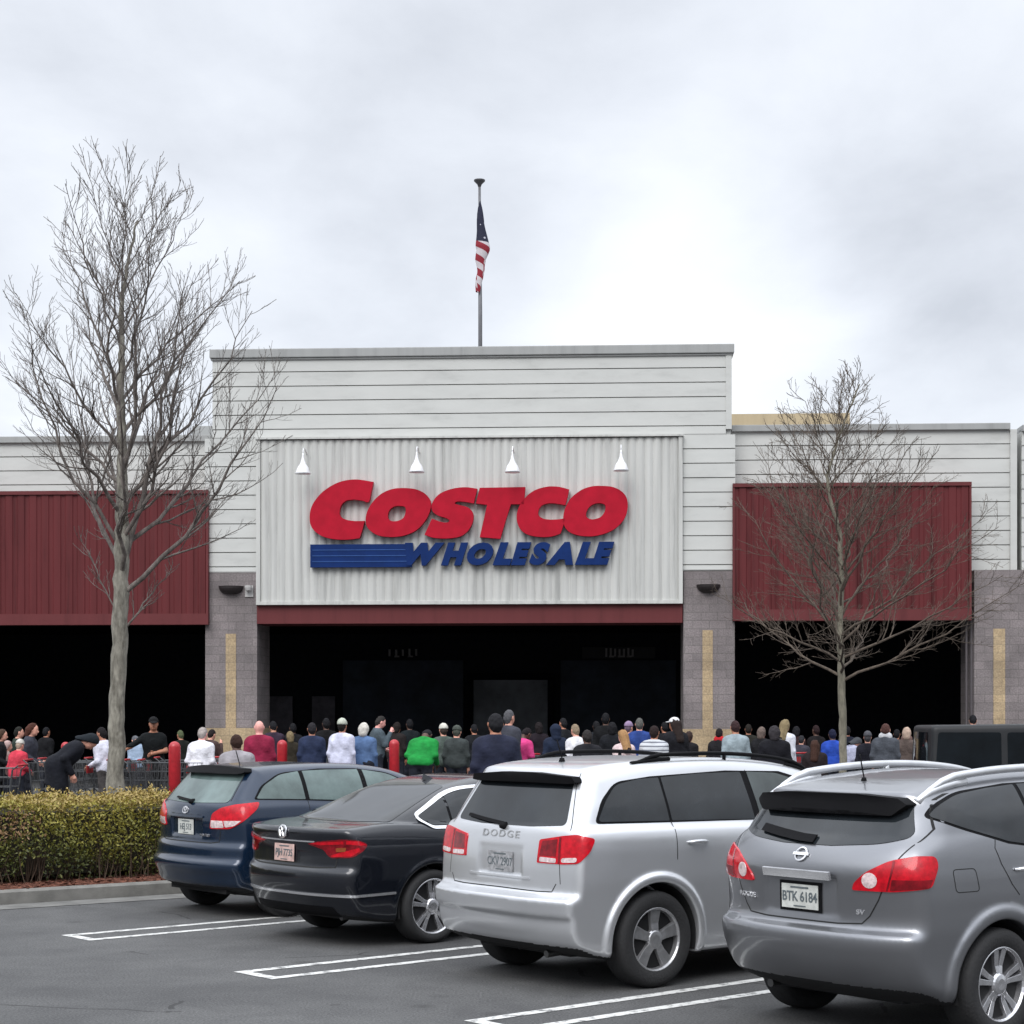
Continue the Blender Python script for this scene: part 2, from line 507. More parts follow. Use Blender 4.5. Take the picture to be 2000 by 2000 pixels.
def build_car(name, label, cat, sp, pose, paint):
    px, p, th, wy = pose
    Y = F/p; X = (px-1000)/p; t = R(th)
    u = Vector((math.sin(t), math.cos(t), 0)); l = Vector((-math.cos(t), math.sin(t), 0))
    o = Vector((X, Y, 0))-wy*l
    root = empty(name, o, math.pi/2-t)
    tag(root, label, cat, sp.get('group'))
    f = CarField(sp); W = sp['w']; Lf = sp['wheelbase']
    h = sp.get('h', .018)
    P, Q = polygonise(f, (sp['x0']-.06, -W-.12, .08), (sp['x1']+.06, W+.12, sp['zr']+.06), h)
    P = relax(P, Q, f, h)
    g = vnormals(P, Q)
    c = P[Q].mean(1)
    # which faces are wheel wells / underside
    dark = np.zeros(len(c), bool)
    for cx in (0, Lf):
        d = np.hypot(c[:,0]-cx, c[:,2]-sp['tyre'])
        gg = g[Q].mean(1)
        dark |= (d < sp['arch']-.03)
    und = sp.get('under', .20); lowf = c[:,2] < und
    vl = np.zeros(len(P), bool); vu = np.zeros(len(P), bool); vl[Q[lowf].ravel()] = True; vu[Q[~lowf].ravel()] = True
    bnd = vl & vu & (np.abs(P[:,2]-und) < h*1.5); P[bnd, 2] = und
    dark |= lowf
    gz = g[Q].mean(1)[:,2]
    dark |= (gz < -.75) & (c[:,2] < .5)
    clad = np.zeros(len(c), bool)
    if 'clad' in sp: clad = sp['clad'](c)
    label_of = np.zeros(len(c), int)      # 0 body, 1 bumper, 2 tailgate, 3 rear door R, 4 front door R, 5 rear door L, 6 front door L
    regs = sp['regions']
    gx = g[Q].mean(1)[:,0]
    if 'bumper' in regs: label_of[(c[:,0] < -.25) & inpoly(regs['bumper'], c[:,1]*0+c[:,0], c[:,2])] = 1
    if 'tailgate' in regs:
        tg = (c[:,0] < .3) & (gx < -.2) & inpoly(rpoly(regs['tailgate']), -np.abs(c[:,1]), c[:,2]) & (label_of == 0)
        label_of[tg] = 2
    for i, key in ((3, 'rear_door'), (4, 'front_door')):
        if key in regs:
            s_ = inpoly(rpoly(regs[key]), c[:,0], c[:,2]) & (np.abs(c[:,1]) > .45) & (np.abs(g[Q].mean(1)[:,1]) > .45) & ~dark
            label_of[s_ & (c[:,1] < 0)] = i; label_of[s_ & (c[:,1] > 0)] = i+2
    names = ['body', 'rear_bumper', 'tailgate', 'rear_door', 'front_door', 'rear_door', 'front_door']
    mats = [paint, MAT_UNDER, sp.get('cladmat', MAT_BLACK)]
    mi = np.where(dark, 1, np.where(clad, 2, 0))
    for i, nm in enumerate(names):
        sel = label_of == i
        if not sel.any(): continue
        q = Q[sel]; ids, inv = np.unique(q, return_inverse=True)
        me = mesh_np(nm, P[ids], inv.reshape(q.shape))
        ob = link(nm, me, mats, root, smooth=True)
        if len(me.polygons) == int(sel.sum()): me.polygons.foreach_set('material_index', mi[sel].astype(np.int32))
        try: me.normals_split_custom_set_from_vertices([tuple(v) for v in g[ids]])
        except Exception as e: print('normals', e)
    # interior shadow floor so nothing shows under the car
    fixed = MB(); fixed.box((-.55,-.55,.24),(Lf+.5,.55,.34)); fixed.build('underbody', MAT_UNDER, root)
    for cx in (0, Lf):
        for sd in (-1, 1):
            lm = MB(); a0 = .006; n_ = 40; vs = []; yo = W*(1-.0)-.045; yi = W-.34
            for i in range(n_+1):
                t_ = -.25+(math.pi+.5)*i/n_
                for (rr_, yy_) in ((sp['arch']-a0, yo), (sp['arch']-a0, yi), (.05, yi)):
                    vs.append((cx+rr_*math.cos(t_), sd*yy_, sp['tyre']+rr_*math.sin(t_)))
            lm.add(vs, [(3*i+k, 3*i+3+k, 3*i+4+k, 3*i+1+k) for i in range(n_) for k in (0, 1)])
            lm.build('wheel_arch_liner', MAT_UNDER, root)
    def both(nm, mode, poly, off, m, sym=True, **k):
        out = []
        for mr in ((False, True) if sym else (False,)):
            out.append(link(nm, patch(f, mode, poly, off, mirror=mr, **k), m, root))
        return out
    for nm, mode, poly, off, m, sym in sp['patches']:
        both(nm, mode, rpoly(poly), off, m, sym)
    for mode, line, w_, sym in sp.get('gaps', []):
        for mr in ((False, True) if sym else (False,)):
            link('panel_gap', patch(f, mode, None, .0012, mirror=mr, skirt=0, bm=strip2d(rpoly(line[:-1]) if line[0] == line[-1] else line, w_, closed=line[0] == line[-1])), MAT_GAP, root)
    # tail lights with sub-lenses
    def sh(poly):
        s_ = sp.get('rear_shift', 0)*.71
        return [(q[0]+s_*min(max((.1-q[0])/.3, 0), 1),)+tuple(q[1:]) for q in poly]
    for spec_ in sp['tail']:
        for mr in (False, True):
            main = link('tail_light', patch(f, spec_['mode'], rpoly(sh(spec_['poly'])), .010, mirror=mr, step=.03, skirt=.03), spec_['mat'], root)
            for nm, poly, m in spec_['sub']:
                link(nm, patch(f, spec_['mode'], rpoly(sh(poly)), .0125, mirror=mr, step=.03, skirt=.01), m, main)
    # wheels
    for x in (0, Lf):
        for sd in (-1, 1):
            add_wheel(root, x, sd, sp['tyre'], sp['rim'], sp['rimkind'], sp['rimmat'], sp['track'])
    # plate
    py_, pz_ = sp['plate']
    Pc = drop(f, 'B', [(py_, pz_)], 0)[0]
    pl = MB(); pl.box((-.1525,-.076,0),(.1525,.076,.006))
    plo = put_rear(pl.mesh('license_plate'), f, py_, pz_, .008, 'license_plate', sp.get('platemat', MAT_PLATE), root)
    tme = text_mesh(sp.get('chars', 'BRT 4162'), .088, .0015, offset=.001, sx=.86, sp=.95)
    put_rear(tme, f, py_, pz_-.004, .0155, 'plate_characters', MAT_PTXT, plo)
    tx = MB(); tx.box((-.075,.052,0),(.075,.062,.003)); tx.box((-.05,-.064,0),(.05,-.057,.003))
    put_rear(tx.mesh('plate_border_print'), f, py_, pz_, .0145, 'plate_border_print', MAT_PTXT, plo)
    # mirrors
    for sd in (-1, 1):
        mo = MB(); mz = sp.get('mirror_z', 1.12); mx = sp.get('mirror_x', Lf-.75)
        mo.tube([(mx, sd*(W-.06), mz-.03), (mx+.02, sd*(W+.07), mz)], [.025,.03], 8)
        mo.lathe([(0,-.05),(.07,-.045),(.095,0),(.09,.05),(.05,.09),(0,.10)], 14, 'x', o=(mx, sd*(W+.13), mz+.05))
        mo.build('side_mirror', paint, root, smooth=True)
    # headlights
    for mr in (False, True):
        link('headlight', patch(f, 'F', rpoly(sp['headlight']), .006, mirror=mr), MAT_CLR, root)
    # exhaust
    ex = MB(); ex.tube([(sp['x0']+.65, sp.get('exhaust_y', -.45), .275), (sp['x0']+.36, sp.get('exhaust_y', -.45), .26)], .028, 12)
    ex.build('exhaust_pipe', mat('dull_steel', (.12,.12,.12), .4, metal=.9), root)
    if 'extra' in sp: sp['extra'](root, f, paint)
    return root

def overhang(me, zb, zt, d):
    for v in me.vertices: v.co.x -= d*min(max((v.co.z-zb)/(zt-zb), 0), 1)
    return me
def roof_rail(root, f, x0, x1, y, zlift, r, m, sp=None, flat=1.0):
    for sd in (-1, 1):
        xs = np.linspace(x0, x1, 22)
        base = drop(f, 'T', [(x, sd*y) for x in xs], 0)
        pts = []; rs = []
        for i, (x, b) in enumerate(zip(xs, base)):
            t = i/21; e = min(t, 1-t)/.14; e = min(e, 1); e = e*e*(3-2*e)
            pts.append((x, b[1], b[2]+zlift*e)); rs.append(r*(.55+.45*e))
        mb = MB(); mb.tube(pts, rs, 10)
        for tt in (0, .5, 1):
            i = int(round(tt*21)); i = min(max(i, 2), 19); p = pts[i]
            L_ = .10 if tt in (0, 1) else .05
            if tt != .5:
                j0 = 0 if tt == 0 else 17
                seg = [(xs[k], base[k][1], base[k][2]+.25*(pts[k][2]-base[k][2])) for k in range(j0, j0+5)]
                mb.tube(seg, [r*1.0]*5, 8)
            else:
                mb.tube([(p[0], p[1], base[i][2]-.01), p], r*.9, 8)
        mb.build('roof_rail', m, root, smooth=True)
def wiper(root, f, pts, w=.018, hub=None):
    bm_ = strip2d(pts, w)
    bm2 = patch(f, 'B', None, .022, skirt=.012, bm=bm_)
    o = link('rear_wiper', bm2, MAT_BLACK, root)
    if hub:
        P = drop(f, 'B', [hub], 0)[0]
        m = MB(); m.lathe([(0,-.045),(.018,-.042),(.03,-.01),(.03,.02),(0,.02)], 12, 'x', o=tuple(P)); m.build('wiper_hub', MAT_BLACK, o, smooth=True)
    return o
def handle(root, f, x, z, m, sides=(-1, 1), L=.20):
    for sd in sides:
        a = drop(f, 'R', [(x-L/2, z), (x-L/4, z+.004), (x, z+.006), (x+L/4, z+.004), (x+L/2, z)], 0)
        a[:,1] -= np.array([.004,.034,.040,.034,.004])
        if sd > 0: a[:,1] *= -1
        mb = MB(); mb.tube([tuple(q) for q in a], [.010,.014,.015,.014,.010], 8); mb.build('door_handle', m, root, smooth=True)
def build_cars():
    silver = mat('silver_paint', (.64,.65,.67), .30, metal=.72, coat=.6, var=.02, scale=2)
    grey = mat('grey_paint', (.235,.24,.255), .30, metal=.80, coat=.6, var=.02, scale=2)
    blue = mat('blue_paint', (.005,.017,.042), .25, metal=.3, coat=.7, var=.05, scale=2)
    black = mat('black_paint', (.005,.0065,.011), .22, metal=.2, coat=.6, var=.05, scale=2)
    rim_s = mat('alloy_silver', (.42,.42,.43), .32, metal=.8, var=.12, scale=20)
    rim_b = mat('alloy_bright', (.62,.62,.64), .22, metal=.9, var=.08, scale=20)
    mesh_dark = mat('dark_metal_paint', (.02,.02,.022), .35)

    # ---- silver crossover with five spoke wheels
    def extra_j(root, f, paint):
        roof_rail(root, f, -.02, 2.05, .62, .045, .016, MAT_BLACK)
        wiper(root, f, [(.50,1.262),(.25,1.235),(.02,1.215)], .022, hub=(.0,1.195))
        an = MB(); b = drop(f, 'T', [(-.18, .0)], 0)[0]
        an.tube([(b[0],0,b[2]-.01),(b[0],0,b[2]+.03)], [.03,.018], 10); an.tube([(b[0],0,b[2]+.03),(b[0]-.05,0,b[2]+.17)], .005, 6)
        an.build('antenna', MAT_BLACK, root, smooth=True)
        put_rear(text_mesh('DODGE', .075, .002, offset=.001, sx=1.5, sp=1.25), f, .02, 1.135, .002, 'maker_lettering', mat('worn_badge', (.33,.335,.34), .4, metal=.5), root)
        handle(root, f, .40, 1.075, paint); handle(root, f, 1.45, 1.06, paint)
        sp_ = MB()
        me = patch(f, 'B', rpoly([(-.60,1.575),(-.63,1.53,.01),(-.55,1.522),(-.2,1.528),(.2,1.528),(.55,1.522),(.63,1.53,.01),(.60,1.575),(.2,1.60),(-.2,1.60)]), .055, step=.05, skirt=.08)
        overhang(me, 1.52, 1.59, .05); link('spoiler', me, MAT_BLACK, root)
        # plate recess lower lip
        link('plate_lip', patch(f, 'B', rpoly([(-.37,.815),(.37,.815),(.37,.832),(-.37,.832)]), .012, skirt=.012), paint, root)
    J = dict(wheelbase=2.89, tyre=.362, arch=.425, w=.915, x0=-1.04, x1=3.86, zr=1.72, rim=.235, rimkind='five', rimmat=rim_s, track=.89, flare=.028, flare_w=.085,
        bow_r=.135, bow_p=3.0, rear_shift=.14, h=.015, kb=.05, kc=.11, kj=.022, tap_r=.085, tapc_r=.10,
        body=[(-.70,.27,.05),(-.92,.34,.06),(-.99,.45,.05),(-.995,.545,.012),(-1.035,.565,.012),(-1.05,.685,.014),(-.99,.705,.012),(-.935,.73,.02),(-.925,.95,.1),(-.885,1.14,.08),(-.84,1.21,.05),(-.4,1.215),(1.0,1.20,.3),(2.3,1.12,.2),(3.0,1.04,.3),(3.62,.90,.15),(3.85,.68,.1),(3.86,.42,.08),(3.72,.24,.08),(3.3,.22),(-.4,.22,.05)],
        cabin=[(-.87,1.0),(-.87,1.17,.04),(-.56,1.575,.03),(-.52,1.625,.02),(-.30,1.665,.2),(.30,1.70,.5),(1.0,1.705,.5),(1.62,1.65,.3),(1.95,1.56,.2),(2.85,1.03,.05),(2.85,.8),(-.6,.8)],
        wb_tab=[(.15,.80),(.25,.86),(.35,.885),(.50,.895),(.8,.912),(1.05,.912),(1.14,.90),(1.20,.875),(1.26,.84)],
        wc_tab=[(.8,.86),(1.15,.86),(1.22,.845),(1.35,.80),(1.50,.735),(1.60,.69),(1.72,.66)],
        cuts=[((-2,0,.83),(-.905,.26,1.045),.02)],
        under=.24,
        regions=dict(bumper=[(-1.3,.2),(-.5,.2),(-.43,.40),(-.43,.56),(-.55,.72),(-1.3,.735)],
                     tailgate=[(-.70,1.63),(-.72,1.25),(-.66,.95),(-.62,.735),(.1,.735),(.1,1.63)],
                     rear_door=[(.20,1.6),(.20,.95,.05),(.42,.60,.1),(.55,.42),(1.12,.42),(1.12,1.6)],
                     front_door=[(1.12,1.6),(1.12,.42),(2.35,.42),(2.35,1.15),(1.9,1.35),(1.6,1.6)]),
        patches=[('window_surround','R',[(-.53,1.235,.05),(-.43,1.40,.05),(-.26,1.535,.08),(.1,1.57),(.9,1.60),(1.5,1.585),(1.75,1.52),(2.35,1.175,.03),(1.1,1.215)],.0015,MAT_BLACK,True),
                 ('rear_window','B',[(-.66,1.225,.05),(-.3,1.205),(.3,1.205),(.66,1.225,.05),(.545,1.57,.04),(-.545,1.57,.04)],.004,GL_DARK,False),
                 ('side_window','R',[(-.50,1.25,.04),(.175,1.238,.01),(.175,1.56,.01),(-.02,1.553),(-.26,1.515,.06),(-.40,1.39,.06)],.005,GL_DARK,True),
                 ('side_window','R',[(.20,1.238,.01),(1.08,1.222,.01),(1.06,1.588,.02),(.6,1.582),(.20,1.562,.01)],.005,GL_DARK,True),
                 ('side_window','R',[(1.15,1.222,.01),(2.26,1.185,.02),(1.72,1.50,.06),(1.45,1.572,.04),(1.13,1.588,.01)],.005,GL_MED,True),
                 ('windshield','F',[(-.66,1.12,.05),(.66,1.12,.05),(.56,1.56,.05),(-.56,1.56,.05)],.004,GL_MED,False),
                 ('front_grille','F',[(-.45,.62,.03),(.45,.62,.03),(.50,.80,.03),(-.50,.80,.03)],.004,MAT_BLACK,False)],
        gaps=[('R',[(.19,1.235),(.19,.95)],.007,True),('R',[(1.12,1.6),(1.12,.42)],.007,True),
              ('B',[(0,.738),(-.45,.735),(-.60,.74),(-.64,.80)],.008,True),('B',[(-.665,.945),(-.68,.80)],.006,True),
              ('B',[(-.72,1.19),(-.70,1.25),(-.60,1.50),(-.585,1.60)],.006,True)],
        tail=[dict(mode='C', mat=MAT_RED, poly=[(-.345,.945,.01),(-.325,1.115,.02),(-.10,1.152),(.06,1.165,.03),(.205,1.135,.03),(.17,1.04,.03),(.08,.955,.04),(-.12,.945)],
                   sub=[('lens_divider',[(-.165,.95),(-.14,.95),(-.125,1.14),(-.15,1.14)],MAT_DRED),
                        ('dark_lens',[(-.325,1.0),(-.30,1.105),(-.17,1.125),(-.19,1.0)],MAT_DRED),
                        ('reversing_lens',[(-.325,.955,.01),(-.32,.99,.01),(-.185,.985,.01),(-.19,.952,.01)],MAT_CLR),
                        ('reversing_lens',[(-.125,.957,.02),(-.125,.99,.02),(.06,1.0,.02),(.05,.965,.02)],MAT_CLR)])],
        plate=(0,.93), chars='CKV 2907', platemat=mat('worn_plate',(.30,.30,.31),.45,var=.3,scale=30), exhaust_y=-.42,
        headlight=[(-.80,.80,.03),(-.50,.80,.03),(-.50,.93,.03),(-.80,.98,.03)], extra=extra_j)
    build_car('parked_car', 'silver crossover with black roof rails and five spoke wheels, right of the black sedan', 'car', dict(J, group='cars parked in the front row'), (1283, 262.5, 52, -.89), silver)

    # ---- grey crossover at right
    def extra_n(root, f, paint):
        railm = mat('rail_silver', (.66,.67,.69), .28, metal=.7, coat=.5)
        roof_rail(root, f, -.50, 1.95, .615, .060, .026, railm)
        wiper(root, f, [(.46,1.30),(.25,1.275),(.06,1.255),(-.06,1.25)], .045)
        an = MB(); b = drop(f, 'T', [(-.28, .0)], 0)[0]
        an.tube([(b[0],0,b[2]-.01),(b[0],0,b[2]+.02)], [.022,.014], 10); an.tube([(b[0],0,b[2]+.02),(b[0]-.04,0,b[2]+.17)], .005, 6)
        an.build('antenna', MAT_BLACK, root, smooth=True)
        # sagging black spoiler
        me = patch(f, 'B', rpoly([(-.57,1.515),(-.625,1.475,.01),(-.54,1.405,.02),(-.25,1.43),(.25,1.43),(.54,1.405,.02),(.625,1.475,.01),(.57,1.515),(.3,1.535),(-.3,1.535)]), .040, step=.04, skirt=.10)
        overhang(me, 1.40, 1.53, .075); link('spoiler', me, MAT_BLACK, root)
        handle(root, f, .22, 1.06, MAT_CHR); handle(root, f, 1.25, 1.03, MAT_CHR)
        em = MB(); em.lathe([(.050,0),(.050,.008),(.040,.010),(.040,0)], 28, 'z', close=True); em.box((-.062,-.010,.002),(.062,.010,.012))
        put_rear(em.mesh('emblem'), f, 0, 1.15, .003, 'emblem', MAT_CHR, root)
        ch = MB(); ch.box((-.28,-.026,0),(.28,.026,.02)); o = put_rear(ch.mesh('chrome_bar'), f, 0, 1.035, .012, 'chrome_bar', MAT_CHR, root)
        put_rear(text_mesh('ROGUE', .045, .002, offset=.0008, sx=1.3), f, .50, .86, .003, 'model_lettering', MAT_CHR, root)
        put_rear(text_mesh('SV', .042, .002, offset=.0008, sx=1.3), f, -.46, .82, .003, 'trim_lettering', MAT_CHR, root)
        fr = MB(); fr.box((-.175,-.095,0),(.175,.095,.004)); put_rear(fr.mesh('plate_frame'), f, 0, .885, .002, 'plate_frame', MAT_BLACK, root)
    N = dict(wheelbase=2.69, tyre=.350, arch=.405, w=.885, x0=-.99, x1=3.67, zr=1.69, rim=.232, rimkind='double', rimmat=rim_b, track=.875, flare=.025, flare_w=.10,
        bow_r=.23, rear_shift=.03, bow_p=2.8, h=.015, kb=.065, kc=.16, kj=.05, tap_r=.09, tapc_r=.13,
        body=[(-.60,.25,.05),(-.84,.34,.08),(-.945,.48,.08),(-.99,.62,.04),(-.985,.685,.015),(-.915,.72,.015),(-.905,.78,.05),(-.935,1.07,.06),(-.895,1.15,.08),(-.80,1.245,.06),(-.3,1.26),(.4,1.22,.3),(2.2,1.10,.3),(2.9,1.00,.3),(3.45,.84,.15),(3.66,.62,.1),(3.67,.40,.08),(3.52,.24,.08),(-.35,.22,.05)],
        cabin=[(-.88,1.0),(-.88,1.16,.06),(-.60,1.50,.03),(-.60,1.545,.03),(-.30,1.605,.2),(.30,1.655,.4),(.9,1.665,.5),(1.45,1.61,.3),(1.75,1.53,.2),(2.62,1.06,.05),(2.62,.8),(-.6,.8)],
        wb_tab=[(.15,.78),(.25,.83),(.35,.86),(.50,.865),(.70,.885),(.9,.885),(1.05,.875),(1.17,.85),(1.26,.815)],
        wc_tab=[(.8,.86),(1.15,.855),(1.25,.84),(1.40,.78),(1.50,.72),(1.60,.67),(1.70,.63)],
        cuts=[((-2,0,.785),(-.905,.30,1.02),.02)],
        under=.26,
        regions=dict(bumper=[(-1.3,.2),(-.44,.2),(-.40,.50),(-.46,.75),(-.62,.96),(-.75,.96),(-.80,.735),(-1.3,.735)],
                     tailgate=[(-.64,1.52),(-.72,1.28),(-.68,1.16),(-.58,.92),(-.50,.76),(-.3,.735),(.1,.735),(.1,1.52)],
                     rear_door=[(.02,1.6),(-.04,1.225,.05),(.09,.99,.05),(.40,.62,.1),(.48,.40),(1.02,.40),(1.02,1.6)],
                     front_door=[(1.02,1.6),(1.02,.40),(2.2,.40),(2.2,1.1),(1.8,1.33),(1.5,1.6)]),
        patches=[('window_surround','R',[(-.53,1.40,.04),(-.44,1.475,.05),(-.20,1.548,.1),(.3,1.59),(.9,1.60),(1.35,1.585),(1.6,1.51),(2.2,1.145,.03),(1.0,1.155),(.4,1.185),(.1,1.222),(-.3,1.325,.1)],.0015,MAT_BLACK,True),
                 ('rear_window','B',[(-.70,1.285,.05),(-.55,1.24,.1),(-.2,1.215),(.2,1.215),(.55,1.24,.1),(.70,1.285,.05),(.60,1.49,.04),(-.60,1.49,.04)],.004,GL_DARK,False),
                 ('side_window','R',[(-.50,1.405,.03),(-.42,1.465,.05),(-.20,1.533,.08),(.1,1.565),(.38,1.583,.01),(.38,1.20,.01),(.1,1.237),(-.28,1.335,.1)],.005,GL_DARK,True),
                 ('side_window','R',[(.42,1.197,.01),(.42,1.585,.01),(.97,1.59,.01),(.99,1.17,.01)],.005,GL_DARK,True),
                 ('side_window','R',[(1.04,1.168,.01),(1.02,1.588,.01),(1.33,1.573,.03),(1.56,1.50,.05),(2.1,1.16,.02)],.005,GL_MED,True),
                 ('windshield','F',[(-.62,1.10,.05),(.62,1.10,.05),(.54,1.54,.05),(-.54,1.54,.05)],.004,GL_MED,False),
                 ('front_grille','F',[(-.40,.50,.03),(.40,.50,.03),(.45,.70,.03),(-.45,.70,.03)],.004,MAT_BLACK,False)],
        gaps=[('R',[(-.02,1.25),(-.04,1.20),(.0,1.10),(.09,.97),(.16,.90)],.007,True),('R',[(1.02,1.6),(1.02,.40)],.007,True),
              ('R',[(-.45,1.085,.03),(-.25,1.085,.03),(-.22,.945,.03),(-.43,.945,.03),(-.45,1.085,.03)],.006,False),
              ('B',[(0,.742),(-.30,.742),(-.47,.752),(-.52,.80),(-.58,.90),(-.61,.97)],.009,True),
              ('B',[(-.68,1.15),(-.735,1.26),(-.745,1.33),(-.69,1.44),(-.65,1.54)],.008,True)],
        tail=[dict(mode='C', mat=MAT_RED, poly=[(-.345,.955,.015),(-.335,1.00,.02),(-.27,1.07,.05),(-.12,1.145,.05),(.06,1.178,.05),(.175,1.172,.03),(.19,1.11,.03),(.145,.985,.03),(-.10,.955,.03)],
                   sub=[('lens_divider',[(-.145,.96),(-.135,.96),(-.085,1.145),(-.10,1.145)],MAT_DRED),
                        ('dark_lens',[(-.12,.965),(.13,.985),(.15,1.035),(-.11,1.03)],MAT_DRED),
                        ('reversing_lens',[(-.245+.045*math.cos(a),1.02+.048*math.sin(a)) for a in np.linspace(0,2*math.pi,17)[:-1]],MAT_CLR)])],
        plate=(0,.885), chars='BTK 6184', exhaust_y=.50,
        headlight=[(-.78,.74,.03),(-.50,.72,.03),(-.50,.85,.03),(-.78,.92,.03)], extra=extra_n)
    build_car('parked_car', 'grey crossover with silver roof rails and black spoiler, nearest the camera at right', 'car', dict(N, group='cars parked in the front row'), (1946, 313, 52, -.83), grey)

    # ---- black sedan
    def extra_v(root, f, paint):
        link('window_chrome', patch(f, 'R', None, .010, skirt=.008, bm=strip2d(rpoly([(-.115,1.135,.06),(.01,1.035,.04),(1.0,1.02),(1.98,.98,.03),(1.45,1.355,.15),(.95,1.395,.3),(.38,1.365,.2)]), .026, closed=True)), MAT_CHR, root)
        link('window_chrome', patch(f, 'R', None, .010, mirror=True, skirt=.008, bm=strip2d(rpoly([(-.115,1.135,.06),(.01,1.035,.04),(1.0,1.02),(1.98,.98,.03),(1.45,1.355,.15),(.95,1.395,.3),(.38,1.365,.2)]), .026, closed=True)), MAT_CHR, root)
        for mr in (False, True):
            link('bumper_chrome_strip', patch(f, 'C', None, .009, mirror=mr, skirt=.01, bm=strip2d([(-.80,.468),(.0,.462),(.32,.475)], .022)), MAT_CHR, root)
        link('trunk_chrome_strip', patch(f, 'B', None, .005, skirt=.005, bm=strip2d([(-.42,.925),(.42,.925)], .012)), MAT_CHR, root)
        em = MB(); em.lathe([(.062,0),(.062,.010),(.050,.012),(.050,0)], 28, 'z', close=True)
        for s_ in (-1, 1):
            for a, b in (((s_*.030,.045),(0,.004)), ((s_*.045,.010),(s_*.022,-.042)), ((0,-.004),(s_*.022,-.042))):
                em.tube([(a[0],a[1],.005),(b[0],b[1],.005)], .006, 5)
        put_rear(em.mesh('emblem'), f, 0, 1.0, .006, 'emblem', MAT_CHR, root)
        handle(root, f, .60, .90, MAT_CHR); handle(root, f, 1.55, .88, MAT_CHR)
        link('rear_diffuser', patch(f, 'B', rpoly([(-.62,.27,.03),(.62,.27,.03),(.60,.36,.03),(-.60,.36,.03)]), .004), MAT_BLACK, root)
        an = MB(); b = drop(f, 'T', [(.62, .0)], 0)[0]
        an.add([(b[0]-.06,-.02,b[2]-.005),(b[0]+.08,-.02,b[2]-.005),(b[0]+.08,.02,b[2]-.005),(b[0]-.06,.02,b[2]-.005),(b[0]-.05,0,b[2]+.055)], [(0,1,2,3),(0,4,1),(1,4,2),(2,4,3),(3,4,0)])
        an.build('antenna', paint, root)
